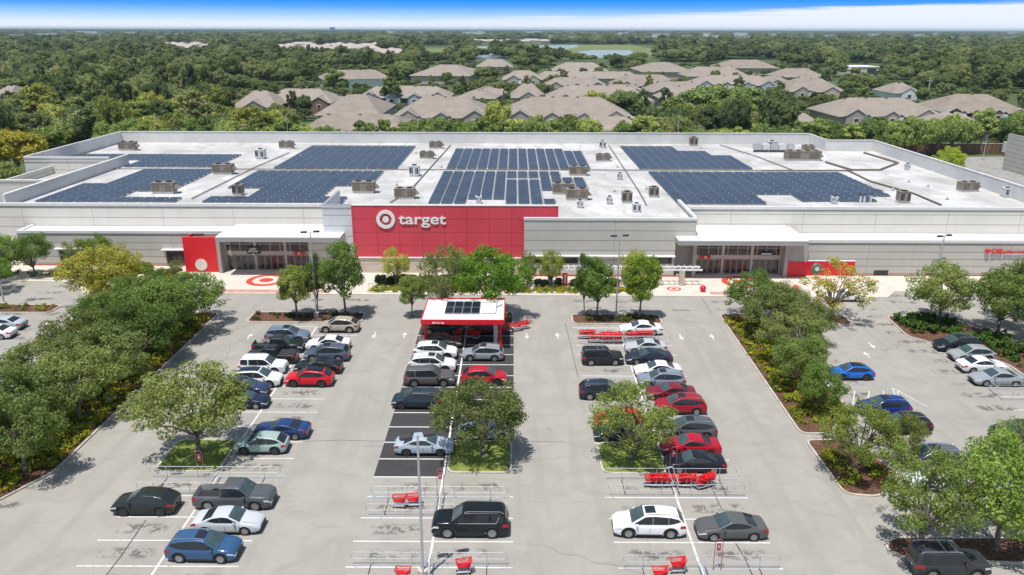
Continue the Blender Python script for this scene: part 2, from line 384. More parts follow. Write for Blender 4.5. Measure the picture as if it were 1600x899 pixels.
struct('stall_lines', mk, M_line); struct('fresh_stall_lines', fr, M_linefresh)
bl = MB()
for y in (74.7, 71.2, 67.0, 63.4, 60.2, 56.8): ln(bl, 31.4, y, 37.2, y, 0.12)
struct('blue_stall_lines', bl, M_blueline)
hz = MB()
for y in (67.0, 56.8):
    for i in range(4): ln(hz, 31.6 + i * 1.4, y, 31.6 + i * 1.4 + 1.6, y + 3.4, 0.1)
ln(hz, 37.2, 71.2, 38.6, 67.0, 0.1); ln(hz, 37.2, 71.2, 36.0, 67.0, 0.1)
struct('hatched_markings', hz, M_line)
def arrow(mb, x, y, dy, s=1.0):             # painted lane arrow, stem and head
    z = 0.008; e = dy * s
    mb.poly([(x - .08 * s, y - e * 1.0, z), (x + .08 * s, y - e * 1.0, z), (x + .08 * s, y + e * 0.1, z), (x - .08 * s, y + e * .1, z)][::(1 if dy > 0 else -1)])
    mb.poly([(x - .36 * s, y + e * 0.1, z), (x + .36 * s, y + e * .1, z), (x, y + e * 1.1, z)][::(1 if dy > 0 else -1)])
ar = MB()
for px, py, d in ((585, 524, -1), (632, 524, 1), (823, 525, -1), (871, 525, 1), (1064, 527, -1), (1113, 527, 1), (70, 508, 1), (122, 508, -1), (390, 526, 1), (1362, 540, -1), (1355, 555, 1)):
    x, y = at(px, py); arrow(ar, x, y, d, 0.85)
x, y = at(132, 498); ln(ar, x - 1.6, y, x + 2.2, y, 0.4)
struct('lane_arrows', ar, M_line)
# sealed cracks
ck = MB()
def crack(pts, w=0.09):
    for (a, b), (c, d) in zip(pts, pts[1:]):
        x0, y0 = at(a, b); x1, y1 = at(c, d); ln(ck, x0, y0, x1, y1, w, 0.012)
crack([(228, 813), (212, 836), (190, 868), (166, 899), (160, 910)]); crack([(1111, 758), (1121, 782), (1128, 797)], 0.07)
crack([(1150, 850), (1165, 875), (1178, 905)], 0.1); crack([(600, 690), (530, 688), (480, 690)], 0.05); crack([(884, 691), (820, 690), (800, 689)], 0.05)
crack([(883, 505), (893, 545), (903, 590)], 0.06); crack([(1093, 460), (1112, 490)], 0.05); crack([(1050, 485), (1078, 485)], 0.22)
struct('sealed_cracks', ck, M_seal)

# islands: raised beds with a kerb ring
def rounded(pts, r=0.8, n=5):
    out = []; N = len(pts)
    for i in range(N):
        p0 = Vector(pts[i - 1]); p = Vector(pts[i]); p1 = Vector(pts[(i + 1) % N])
        a = (p0 - p).normalized(); b = (p1 - p).normalized(); rr = min(r, (p0 - p).length * .45, (p1 - p).length * .45)
        for k in range(n + 1):
            t = k / n; q = (p + a * rr) * (1 - t) ** 2 + p * 2 * t * (1 - t) + (p + b * rr) * t * t; out.append((q.x, q.y))
    return out
def inset(pts, d):
    N = len(pts); out = []
    for i in range(N):
        p0 = Vector(pts[i - 1]); p = Vector(pts[i]); p1 = Vector(pts[(i + 1) % N])
        e = (p1 - p0).normalized(); out.append((p.x - e.y * d, p.y + e.x * d))
    return out
def island(nm, pts, m, r=0.9, kw=0.16, kh=0.14):
    o = rounded(pts, r); i = inset(o, kw)
    b = MB(); b.prism(i, -0.01, 0.10); struct(nm, b, m)
    k = MB(); N = len(o)
    for j in range(N):
        q = (j + 1) % N
        k.poly([(*o[j], kh), (*o[q], kh), (*i[q], kh), (*i[j], kh)]); k.poly([(*o[j], 0.0), (*o[q], 0.0), (*o[q], kh), (*o[j], kh)]); k.poly([(*i[q], 0.05), (*i[j], 0.05), (*i[j], kh), (*i[q], kh)])
    struct('kerb', k, M_kerb)
def rect(x0, x1, y0, y1): return [(x0, y0), (x1, y0), (x1, y1), (x0, y1)]
island('lawn_island', rect(-28.5, -23.3, 55.0, 60.2), M_grass)
island('lawn_island', rect(-5.3, -0.1, 55.0, 60.2), M_grass)
island('lawn_island', rect(7.0, 12.3, 55.0, 60.0), M_grass)
island('planting_bed', rect(-32.0, -18.2, 88.6, 92.2), M_mulch)
island('planting_bed', rect(-11.2, 0.0, 88.2, 92.2), M_mulch)
island('planting_bed', rect(7.0, 17.8, 88.4, 91.8), M_mulch)
island('planting_bed', [(-43.5, 48.5), (-38.5, 50.0), (-36.2, 55.0), (-36.2, 92.0), (-46.5, 92.0), (-46.0, 60)], M_mulch)
island('planting_bed', [(24.9, 61.6), (27.5, 61.6), (31.0, 66), (31.2, 92.0), (25.2, 92.0)], M_mulch)
island('planting_bed', [(25.0, 52.2), (27.6, 51.8), (30.6, 55), (28.8, 60.6), (24.9, 60.6)], M_mulch)
island('planting_bed', [(26.2, 44.4), (34.5, 44.0), (36, 45.2), (35, 46.9), (26.2, 46.9), (25.0, 45.6)], M_mulch, 0.7)
island('planting_bed', [(45.0, 84.8), (51.8, 77.0), (51.8, 55), (57.5, 55), (57.5, 80), (53.0, 91.5), (45.5, 91.5)], M_mulch)
island('planting_bed', rect(31.8, 40.5, 88.5, 92), M_mulch)
island('planting_bed', rect(-78, -57.0, 91.6, 94.6), M_mulch)

# front walk
w = MB(); w.prism([(-78, 105.0), (-60, 104.0), (-57, 99.4), (49.0, 98.6), (51, 101), (84, 101.5), (84, 116), (-78, 118)], 0.0, 0.13); struct('sidewalk', w, M_walk)
w = MB(); w.box(-40.5, -24.5, 99.6, 100.9, 0.10, 0.136); w.box(26.0, 37.0, 99.5, 100.6, 0.10, 0.136); struct('tactile_paving', w, M_redfade)
def ring(mb, cx, cy, r0_, r1, z, n=48):
    for i in range(n):
        a = 2 * math.pi * i / n; b = 2 * math.pi * (i + 1) / n
        mb.poly([(cx + r0_ * math.cos(a), cy + r0_ * math.sin(a), z), (cx + r1 * math.cos(a), cy + r1 * math.sin(a), z), (cx + r1 * math.cos(b), cy + r1 * math.sin(b), z), (cx + r0_ * math.cos(b), cy + r0_ * math.sin(b), z)])
bz = MB()
for cx, cy, r in ((31.55, 105.0, 2.7), (-34.4, 105.1, 2.7), (21.6, 101.8, 0.95)):
    ring(bz, cx, cy, 0.01, r * .35, 0.138); ring(bz, cx, cy, r * 0.70, r, 0.138)
struct('painted_bullseyes', bz, M_redground)
rk = MB(); rk.box(-56, 49, 98.5, 98.62, 0, 0.1) if False else None
# bed in front of the red wall
island('planting_bed', [(-19.5, 99.6), (17.5, 99.4), (18.5, 103.6), (-20.0, 103.8)], M_mulch, 0.6, 0.16, 0.2)
island('planting_bed', [(-76, 105.4), (-61, 104.6), (-50, 103.0), (-45.5, 104.0), (-46, 108.2), (-76, 109.0)], M_mulch, 0.6, 0.16, 0.2)

# ================================================================= THE STORE
def mat_panel(name, base, pitch=1.05, z0=0.35, joint=8.6):
    m, t, b = newmat(name); n = NT(t); p = n.pos()
    g = n.n('ShaderNodeNewGeometry').outputs['Position']; s = n.n('ShaderNodeSeparateXYZ'); n.lk(g, s.inputs[0])
    fz = n.math('FLOORED_MODULO', n.math('SUBTRACT', s.outputs[2], z0), pitch)
    groove = n.rng(n.math('ABSOLUTE', n.math('SUBTRACT', fz, 0.06)), 0.045, 0.06, 1, 0)
    fx = n.math('FLOORED_MODULO', s.outputs[0], joint); vj = n.rng(n.math('ABSOLUTE', n.math('SUBTRACT', fx, 0.05)), 0.03, 0.045, 0.8, 0)
    st = n.noise(n.pos((0.5, 0.5, 0.06)), 2.0, 4, 0.6); bg = n.noise(p, 0.25, 3, 0.5)
    col = n.ramp(bg, ((0.3, tuple(c * 0.95 for c in base)), (0.7, tuple(c * 1.04 for c in base))))
    col = n.mix(n.rng(st, 0.5, 0.8, 0, 0.35), col, tuple(c * 0.8 for c in base))
    tint = n.math('FLOORED_MODULO', n.math('FLOOR', n.math('DIVIDE', n.math('SUBTRACT', s.outputs[2], z0), pitch)), 2.0)
    col = n.mix(n.math('MULTIPLY', tint, 0.10), col, tuple(c * 0.8 for c in base))
    col = n.mix(n.math('MAXIMUM', groove, vj), col, tuple(c * 0.5 for c in base))
    n.lk(col, b.inputs['Base Color']); b.inputs['Roughness'].default_value = 0.8; b.inputs['Specular IOR Level'].default_value = 0.3; return m
M_wallw = mat_panel('cream_wall_panels', (0.66, 0.635, 0.575), 1.45, 6.4, 10.5)
M_wallg = mat_panel('grey_wall_panels', (0.49, 0.47, 0.43), 1.05, 0.4, 10.0)
M_wallb = mat_panel('beige_wall_panels', (0.52, 0.50, 0.455), 1.42, 1.0, 14.0)
M_wallc = mat_panel('cool_wall_panels', (0.60, 0.61, 0.63), 1.5, 0.9, 14.0)
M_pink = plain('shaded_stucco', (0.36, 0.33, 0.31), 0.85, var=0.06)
def mat_red():
    m, t, b = newmat('red_metal_panels'); n = NT(t); p = n.pos()
    s = n.n('ShaderNodeSeparateXYZ'); n.lk(n.n('ShaderNodeNewGeometry').outputs['Position'], s.inputs[0])
    a = n.math('FLOORED_MODULO', n.math('SUBTRACT', s.outputs[2], 0.25), 1.92); c = n.math('FLOORED_MODULO', n.math('ADD', s.outputs[0], 22.55), 3.17)
    j = n.math('MAXIMUM', n.rng(n.math('ABSOLUTE', n.math('SUBTRACT', a, 0.05)), 0.03, 0.045, 1, 0), n.rng(n.math('ABSOLUTE', n.math('SUBTRACT', c, 0.05)), 0.03, 0.045, 1, 0))
    v = n.noise(n.pos((1, 1, 1)), 0.22, 2)
    col = n.ramp(v, ((0.3, (0.60, 0.055, 0.080)), (0.7, (0.66, 0.07, 0.10))))
    n.lk(n.mix(n.math('MULTIPLY', j, 0.75), col, (0.30, 0.02, 0.03)), b.inputs['Base Color']); b.inputs['Roughness'].default_value = 0.45; return m
M_red = mat_red()
M_redp = plain('red_paint', (0.66, 0.012, 0.022), 0.45, var=0.05)
M_redpl = plain('red_plastic', (0.72, 0.012, 0.022), 0.38, var=0.08, sc=3)
M_white = plain('white_paint', (0.80, 0.80, 0.79), 0.5, var=0.03)
M_coping = plain('pale_coping', (0.64, 0.63, 0.61), 0.6, var=0.05)
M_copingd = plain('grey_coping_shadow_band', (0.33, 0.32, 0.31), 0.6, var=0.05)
M_parin = plain('parapet_membrane', (0.60, 0.595, 0.58), 0.7, var=0.07, sc=0.4)
def mat_roof():
    m, t, b = newmat('roof_membrane'); n = NT(t); p = n.pos()
    a = n.noise(p, 0.09, 5, 0.6, 0.8); c = n.noise(n.pos((1, 0.25, 1)), 0.5, 5, 0.65, 0.5); f = n.noise(p, 2.6, 4, 0.7)
    s = n.n('ShaderNodeSeparateXYZ'); n.lk(n.n('ShaderNodeNewGeometry').outputs['Position'], s.inputs[0])
    col = n.ramp(a, ((0.36, (0.40, 0.39, 0.375)), (0.5, (0.50, 0.49, 0.475)), (0.66, (0.62, 0.615, 0.60))))
    col = n.mix(n.rng(c, 0.5, 0.70, 0, 0.7), col, (0.34, 0.33, 0.315))
    col = n.mix(n.rng(f, 0.55, 0.75, 0, 0.35), col, (0.27, 0.26, 0.245))
    j = n.rng(n.math('FLOORED_MODULO', s.outputs[0], 3.05), 0.0, 0.07, 0.3, 0); j2 = n.rng(n.math('FLOORED_MODULO', s.outputs[1], 9.1), 0.0, 0.1, 0.3, 0)
    col = n.mix(n.math('MAXIMUM', j, j2), col, (0.40, 0.39, 0.37))
    n.lk(col, b.inputs['Base Color']); b.inputs['Roughness'].default_value = 0.75; b.inputs['Specular IOR Level'].default_value = 0.3; return m
M_roof = mat_roof()
M_canroof = plain('canopy_membrane', (0.80, 0.80, 0.79), 0.6, var=0.07, sc=0.35)
def mat_glass(name, a, b2):
    m, t, b = newmat(name); n = NT(t)
    v = n.noise(n.pos((1, 1, 1.6)), 0.9, 4, 0.6)
    n.lk(n.ramp(v, ((0.35, a), (0.65, b2))), b.inputs['Base Color']); b.inputs['Roughness'].default_value = 0.08; return m
M_glass = mat_glass('storefront_glass', (0.03, 0.028, 0.027), (0.09, 0.08, 0.075))
M_doorglass = mat_glass('door_glass', (0.02, 0.02, 0.022), (0.085, 0.03, 0.03))
M_dark = plain('dark_metal', (0.03, 0.03, 0.032), 0.5)
M_frame = plain('storefront_frame', (0.46, 0.42, 0.39), 0.5, var=0.04)
def mat_stone():
    m, t, b = newmat('stone_veneer'); n = NT(t)
    br = n.n('ShaderNodeTexBrick'); n.lk(n.pos(), br.inputs['Vector']); mp = br.inputs['Vector'].links[0].from_node; mp.inputs['Rotation'].default_value = (R(90), 0, 0)
    br.inputs['Scale'].default_value = 1.0; br.inputs['Brick Width'].default_value = 0.6; br.inputs['Row Height'].default_value = 0.22; br.inputs['Mortar Size'].default_value = 0.02
    br.inputs['Color1'].default_value = (0.52, 0.45, 0.36, 1); br.inputs['Color2'].default_value = (0.62, 0.55, 0.46, 1); br.inputs['Mortar'].default_value = (0.36, 0.32, 0.27, 1)
    n.lk(br.outputs[0], b.inputs['Base Color']); b.inputs['Roughness'].default_value = 0.9; return m
M_stone = mat_stone()

RZ = 7.9                                    # main roof level
store = thing('retail_store', 'huge flat roofed store with red centre wall, grey wings and white roof', 'store', (0, 110, 0))
def part(name, mb, m, parent=store, smooth=False): return mb.build(name, m, parent, smooth)
# main roof (main field + rear-left field + front bump), one sheet
b = MB()
b.poly([(-76, 116.2, RZ), (79.3, 116.2, RZ), (79.3, 176.3, RZ), (68.8, 176.3, RZ), (68.8, 187, RZ), (-76, 187, RZ)])
b.poly([(-91.8, 149.2, RZ), (-76, 149.2, RZ), (-76, 187, RZ), (-91.8, 187, RZ)])
b.poly([(-26.6, 109.2, RZ), (1.4, 109.2, RZ), (1.4, 107.7, RZ), (25.1, 107.7, RZ), (25.1, 116.2, RZ), (-26.6, 116.2, RZ)])
part('main_roof', b, M_roof)
b = MB()                                    # front walls of the tall body
b.box(-95, -26.9, 115.9, 116.3, 0, 8.2); part('front_wall', b, M_wallw)
b = MB(); b.box(25.4, 79.6, 112.9, 113.3, 0, 8.65); part('front_wall', b, M_wallw)
b = MB(); b.box(25.4, 79.3, 113.3, 116.2, 7.6, RZ); part('main_roof', b, M_roof)
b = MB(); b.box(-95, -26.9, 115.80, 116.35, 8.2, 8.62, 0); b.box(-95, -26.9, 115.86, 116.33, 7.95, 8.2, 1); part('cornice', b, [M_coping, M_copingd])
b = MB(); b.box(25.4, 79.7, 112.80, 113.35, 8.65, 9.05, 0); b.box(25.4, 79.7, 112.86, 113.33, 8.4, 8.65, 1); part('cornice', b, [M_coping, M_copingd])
b = MB(); b.box(-26.9, -22.8, 109.0, 109.4, 0, 9.6); b.box(-26.95, -22.8, 108.92, 109.45, 9.6, 10.0); b.box(-26.9, -26.5, 109.4, 119.2, 6.0, 10.0); part('grey_pylon_wall', b, M_wallc)
b = MB(); b.box(-22.8, 6.2, 108.9, 109.35, 2.45, 9.88); part('red_wall', b, M_red)
b = MB(); b.box(-22.8, 6.25, 108.84, 109.4, 9.88, 9.98); part('red_wall_coping', b, M_coping)
b = MB(); b.box(-22.8, 1.4, 108.8, 109.3, 0, 2.33); part('stone_base', b, M_stone)
b = MB(); b.box(-22.8, 1.4, 108.66, 109.34, 2.33, 2.45); part('stone_base_cap', b, M_white)
b = MB(); b.box(1.4, 22.6, 107.5, 107.9, 0, 5.6); b.box(1.4, 25.35, 107.5, 107.9, 5.6, 8.2); b.box(25.0, 25.35, 107.9, 119.5, 5.6, 8.35); part('beige_bay_wall', b, M_wallb)
b = MB(); b.box(1.35, 25.4, 107.42, 107.95, 8.2, 8.55); b.box(24.95, 25.4, 107.95, 119.6, 8.35, 8.7); part('bay_cornice', b, M_coping)
b = MB(); b.box(1.4, 22.6, 107.0, 107.5, 3.05, 3.2); part('bay_awning', b, M_white)
for x0, x1 in ((2.3, 4.5), (4.8, 9.0), (15.4, 19.0), (19.4, 22.2)): b = MB(); b.box(x0, x1, 107.44, 107.52, 2.0, 2.9); part('bay_window', b, M_glass)
M_redfd = plain('faded_red_paint', (0.40, 0.06, 0.05), 0.7, var=.15)
b = MB(); b.box(1.4, 25.0, 107.3, 107.49, 0.13, 0.30); part('red_base_strip', b, M_redfd)
# side and rear parapets
b = MB(); b.box(-76.2, -75.85, 116.3, 156.0, 0, 9.75); part('side_wall', b, M_parin)
b = MB(); b.box(-76.3, -75.75, 116.3, 156.05, 9.75, 9.85); part('coping', b, M_coping)
b = MB(); b.box(-92.2, -91.85, 149.0, 187.3, 0, 10.35); part('side_wall', b, M_parin)
b = MB(); b.box(-92.25, -91.8, 148.9, 187.4, 10.35, 10.45); part('coping', b, M_coping)
b = MB(); b.box(-91.85, -76.2, 149.0, 149.4, 0, 10.1); part('side_wall', b, M_wallw)
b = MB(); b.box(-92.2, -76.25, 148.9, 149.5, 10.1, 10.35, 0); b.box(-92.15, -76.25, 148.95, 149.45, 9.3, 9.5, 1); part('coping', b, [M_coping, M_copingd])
b = MB(); b.box(-91.85, 68.6, 187.0, 187.35, 0, 10.4); part('rear_wall', b, M_parin)
b = MB(); b.box(-91.8, 68.6, 186.9, 187.4, 10.4, 10.5); part('coping', b, M_coping)
b = MB(); b.box(68.6, 68.95, 176.4, 187.4, 0, 10.45); part('rear_wall', b, M_parin)
b = MB(); b.box(68.95, 79.3, 176.3, 176.65, 0, 10.3); b.box(68.9, 79.4, 176.2, 176.7, 10.3, 10.4); part('rear_wall', b, M_parin)
b = MB(); b.box(79.3, 79.65, 113.3, 176.7, 0, 10.2); b.box(79.25, 79.75, 113.4, 176.75, 10.2, 10.3); part('side_wall', b, M_parin)
# lower service block at the left flank
b = MB(); b.box(-105, -76.25, 133.8, 134.2, 0, 8.5); b.box(-105, -76.25, 133.7, 134.3, 8.5, 8.8); b.box(-87.3, -86.95, 134.3, 148.9, 0, 8.7); part('service_block_wall', b, M_wallw)
b = MB(); b.box(-86.95, -76.25, 134.2, 148.95, 6.6, 7.2); b.box(-105, -87.3, 134.2, 140, 6.6, 7.2); part('service_block_roof', b, M_roof)
# lower wings
b = MB(); b.box(-72.3, -41.9, 112.0, 112.35, 0, 5.0); b.box(-72.3, -71.95, 112.35, 115.9, 0, 5.0); part('left_wing_wall', b, M_wallg)
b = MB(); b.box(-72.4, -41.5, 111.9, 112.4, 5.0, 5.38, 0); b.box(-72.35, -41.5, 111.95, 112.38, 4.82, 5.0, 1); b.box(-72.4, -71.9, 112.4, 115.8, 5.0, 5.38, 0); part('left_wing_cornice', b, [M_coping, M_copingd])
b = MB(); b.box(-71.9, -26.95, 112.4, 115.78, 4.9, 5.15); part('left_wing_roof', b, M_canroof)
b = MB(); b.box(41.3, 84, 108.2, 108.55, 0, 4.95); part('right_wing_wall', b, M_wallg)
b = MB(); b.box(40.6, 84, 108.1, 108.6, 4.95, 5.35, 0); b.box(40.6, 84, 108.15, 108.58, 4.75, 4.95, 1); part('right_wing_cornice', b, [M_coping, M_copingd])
b = MB(); b.box(25.4, 84, 108.6, 112.78, 4.9, 5.15); part('right_wing_roof', b, M_canroof)
b = MB(); b.box(41.3, 84, 108.1, 108.19, 0.13, 0.27); part('red_base_strip', b, M_redfd)
b = MB(); b.box(-72.3, -47.3, 111.88, 111.99, 0.13, 0.27); part('red_base_strip', b, M_redfd)
b = MB(); b.box(38.2, 48.3, 108.06, 108.2, 0.13, 2.25); part('red_lower_band', b, M_redp)
b = MB(); b.box(38.2, 48.3, 108.04, 108.2, 2.25, 2.37); part('band_trim', b, M_white)
# windows of the left wing
def window(x0, x1, z0, z1, y, awn=True):
    f = MB(); f.box(x0, x1, y - 0.1, y, z0, z1); w_ = part('window', f, M_dark)
    p = MB(); n_ = 2; d = (x1 - x0) / n_
    for i in range(n_): p.box(x0 + i * d + .08, x0 + (i + 1) * d - .08, y - 0.13, y - 0.1, z0 + .1, z1 - .1)
    p.build('pane', M_glass, w_)
    if awn: a = MB(); a.box(x0 - .5, x1 + .2, y - .7, y, z1 + .1, z1 + .22); part('window_awning', a, M_white)
window(-50.9, -48.1, 0.55, 2.5, 111.99)
window(-60.8, -58.2, 0.3, 2.6, 111.99); window(-66.5, -62.0, 0.3, 2.6, 111.99)
b = MB(); b.box(51.2, 53.2, 108.1, 108.2, 0.2, 0.9); part('wall_louvre', b, M_dark)

def entrance(x0, x1, yc, yg, yb, zt, gx0, gx1, side):
    """canopy x0..x1 from yc back to yb; glass wall gx0..gx1 at yg"""
    c = MB(); c.box(x0, x1, yc, yb, zt - 0.12, zt); c.box(x0 + 0.8, x1 - .8, yc + 3.5, yb, zt, zt + 0.25); part('entrance_canopy', c, M_canroof)
    c = MB(); c.box(x0 - .05, x1 + .05, yc - .06, yb, zt - 0.36, zt - 0.12, 1); c.box(x0 + .05, x1 - .05, yc + .05, yb, zt - 0.75, zt - 0.36, 0); part('canopy_fascia', c, [M_coping, M_copingd])
    ceil = zt - 0.75
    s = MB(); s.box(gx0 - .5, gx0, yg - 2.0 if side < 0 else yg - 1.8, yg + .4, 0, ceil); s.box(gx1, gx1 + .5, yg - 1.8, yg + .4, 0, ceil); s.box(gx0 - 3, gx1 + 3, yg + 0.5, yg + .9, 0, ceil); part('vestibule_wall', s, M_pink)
    g = MB(); g.box(gx0, gx1, yg, yg + .12, 0.13, ceil); part('storefront_glass', g, M_glass)
    fr_ = MB(); L = gx1 - gx0
    fr_.box(gx0, gx1, yg - .12, yg + .0, 2.35, 2.9)
    for k in range(4): x = gx0 + L * k / 3; fr_.box(x - .2, x + .2, yg - .14, yg, 0.13, ceil)
    for k in range(9):
        x = gx0 + L * (k + .5) / 9 + 0.0
        fr_.box(x - .04, x + .04, yg - .07, yg, 2.9, ceil)
    fr_.box(gx0, gx1, yg - .07, yg, 3.9, 3.98); fr_.box(gx0, gx1, yg - .1, yg, 0.13, 0.3); part('storefront_frame', fr_, M_frame)
    for grp in range(3):
        for k in range(4):
            w_ = (L / 3 - 0.7) / 4; x = gx0 + L * grp / 3 + 0.35 + k * w_
            d = MB(); d.box(x + .04, x + w_ - .04, yg - .10, yg - .02, 0.16, 2.32); dd = part('door', d, M_frame)
            p = MB(); p.box(x + .1, x + w_ - .1, yg - .13, yg - .10, 0.34, 2.22); p.build('pane', M_doorglass if grp == 1 else M_glass, dd)
entrance(-41.2, -24.0, 106.1, 110.3, 112.35, 6.05, -41.6, -28.6, -1)
entrance(22.55, 40.3, 105.2, 109.0, 113.0, 6.0, 25.6, 38.0, 1)
b = MB(); b.box(-29.0, -24.4, 108.0, 112, 0, 5.2); part('pylon_side_wall', b, M_wallg)
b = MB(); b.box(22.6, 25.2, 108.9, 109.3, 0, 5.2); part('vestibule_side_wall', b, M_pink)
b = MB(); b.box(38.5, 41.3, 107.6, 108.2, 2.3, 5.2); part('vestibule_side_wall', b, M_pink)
b = MB(); b.box(38.45, 41.3, 107.5, 108.04, 0.13, 2.3); part('red_return_wall', b, M_redp)
b = MB(); b.box(-47.0, -42.3, 108.8, 109.3, 0.13, 5.25); b.box(-47.0, -46.8, 109.3, 112, 0.13, 5.0); part('red_portal_wall', b, M_redp)
b = MB(); b.lathe([(0.001, -0.06), (0.86, -0.06), (0.86, 0.0)], 32, (-44.7, 108.79, 1.25), 'y'); part('portal_disc', b, plain('cream_disc', (0.66, 0.63, 0.55), 0.6))
# covered arbour with stone piers in front of the beige bay
ab = thing('walkway_arbour', 'long white beam arbour on stone piers before the beige bay wall', 'arbour', (13, 103.4, 0))
b = MB(); b.box(1.6, 25.6, 103.15, 103.35, 2.25, 2.45); b.box(1.6, 25.6, 104.6, 104.8, 2.25, 2.45); b.build('beam', M_white, ab)
b = MB()
for i in range(30): b.box(1.8 + i * .8, 1.88 + i * .8, 103.0, 105.0, 2.46, 2.56)
b.build('rafters', M_coping, ab)
for x in (2.1, 5.0, 10.2, 15.0, 19.8, 22.9): p = MB(); p.box(x - .35, x + .35, 103.1, 103.8, 0.13, 2.25); p.build('stone_pier', M_stone, ab)

# store sign: roundel and word
def text_mesh(body, size, extrude, offset, mat, name):
    cu = bpy.data.curves.new(name, 'FONT'); cu.body = body; cu.size = size; cu.extrude = extrude; cu.offset = offset
    o = bpy.data.objects.new(name, cu); C.objects.link(o); bpy.context.view_layer.update()
    me = bpy.data.meshes.new_from_object(o.evaluated_get(bpy.context.evaluated_depsgraph_get())); bpy.data.objects.remove(o); bpy.data.curves.remove(cu)
    me.materials.clear(); me.materials.append(mat); me.name = name; return me
def place_text(me, x, y, z, parent, width=None, sz=None, name='lettering'):
    vs = np.empty(len(me.vertices) * 3); me.vertices.foreach_get('co', vs); vs = vs.reshape(-1, 3)
    lo = vs.min(0); hi = vs.max(0)
    sx = width / (hi[0] - lo[0]) if width else 1; szz = sz if sz else sx
    o = put(name, me, parent); o.rotation_euler = (R(90), 0, 0); o.scale = (sx, szz, 1)
    off = Vector((0, 0, 0)); q = parent
    while q is not None: off = off + q.location; q = q.parent
    o.location = Vector((x - lo[0] * sx, y, z)) - off
    return o
sg = thing('store_sign', 'white ring logo with white lettering target mounted high on the red wall', 'sign', (-14, 108.8, 7.9))
b = MB()
for r0_, r1 in ((0.84, 1.32),):
    N = 48; k = len(b.v)
    for yy in (108.74, 108.89):
        for r in (r0_, r1):
            for i in range(N): a = 2 * math.pi * i / N; b.v.append((-18.02 + r * math.cos(a), yy, 7.95 + r * math.sin(a)))
    for i in range(N):
        j = (i + 1) % N
        for q in ((k + i, k + j, k + N + j, k + N + i), (k + N + i, k + N + j, k + 3 * N + j, k + 3 * N + i), (k + i, k + j, k + 2 * N + j, k + 2 * N + i)): b.f.append(q); b.m.append(0)
b.build('logo_ring', M_white, sg)
b = MB(); b.lathe([(0.001, -0.15), (0.45, -0.15), (0.45, 0.0)], 32, (-18.02, 108.89, 7.95), 'y'); b.build('logo_dot', M_white, sg)
tm = text_mesh('target', 2.1, 0.06, 0.03, M_white, 'lettering'); place_text(tm, -16.25, 108.82, 7.3, sg, 6.7, 1.0)
ph = thing('pharmacy_sign', 'red heart and CVS pharmacy lettering on the grey right wing', 'sign', (69, 108.1, 3.7))
hm = MB(); hp = []
for i in range(40):
    t = 2 * math.pi * i / 40; hp.append((16 * math.sin(t) ** 3, 13 * math.cos(t) - 5 * math.cos(2 * t) - 2 * math.cos(3 * t) - math.cos(4 * t)))
k = len(hm.v); xh = aty(1543, 392, 108)[0]
for yy in (107.85, 108.05):
    for a, c in hp: hm.v.append((xh + a * 0.023, yy, 3.85 + c * 0.023))
hm.f.append(tuple(range(k, k + 40))); hm.m.append(0)
for i in range(40): j = (i + 1) % 40; hm.f.append((k + i, k + j, k + 40 + j, k + 40 + i)); hm.m.append(0)
hm.build('heart', M_redp, ph)
place_text(text_mesh('CVS', 1.15, 0.08, 0.05, M_redp, 'lettering'), xh + 0.55, 107.98, 3.55, ph, 1.6, .72)
place_text(text_mesh('pharmacy', 0.8, 0.06, 0.012, M_redp, 'lettering'), xh + 2.35, 107.98, 3.55, ph, 4.0, .8)
# entrance signs
es = thing('entrance_sign', 'dark order pickup sign with white letters over the left doors', 'sign', (-37.4, 110.0, 2.8))
b = MB(); b.box(-38.35, -36.5, 109.9, 110.05, 2.55, 3.6); b.build('sign_board', M_dark, es)
place_text(text_mesh('order', 0.42, 0.02, 0.01, M_white, 'lettering'), -37.95, 109.88, 3.2, es, 1.0, 1.0); place_text(text_mesh('pickup', 0.42, 0.02, 0.01, M_white, 'lettering'), -38.15, 109.88, 2.85, es, 1.35, 1.0)
b = MB(); b.lathe([(0.001, 0), (0.17, 0), (0.17, .1)], 16, (-37.45, 109.85, 2.5), 'y'); b.build('sign_marker', plain('pale_green', (0.55, 0.68, 0.5), 0.5), es)
for x, y, lb in ((27.2, 108.7, 'small red awning sign over the left doors of the right entrance'), (-30.9, 110.0, 'small red awning sign over the dark doorway of the left entrance')):
    t = thing('door_sign', lb, 'sign', (x, y, 2.6)); b = MB(); b.box(x - .75, x + .75, y - .1, y + .1, 2.45, 2.85); b.build('sign_board', M_redp, t)
    b = MB(); b.lathe([(0.001, 0), (0.15, 0), (0.15, .06)], 16, (x, y - .16, 2.65), 'y'); b.build('sign_dot', M_white, t)
t = thing('door_sign', 'small white marker sign over the right doors of the right entrance', 'sign', (35.8, 108.7, 2.7)); b = MB(); b.box(35.0, 36.6, 108.6, 108.75, 3.0, 3.35); b.build('sign_board', M_dark, t)
b = MB(); b.box(35.1, 36.5, 108.56, 108.6, 3.1, 3.25); b.build('sign_bar', M_white, t)
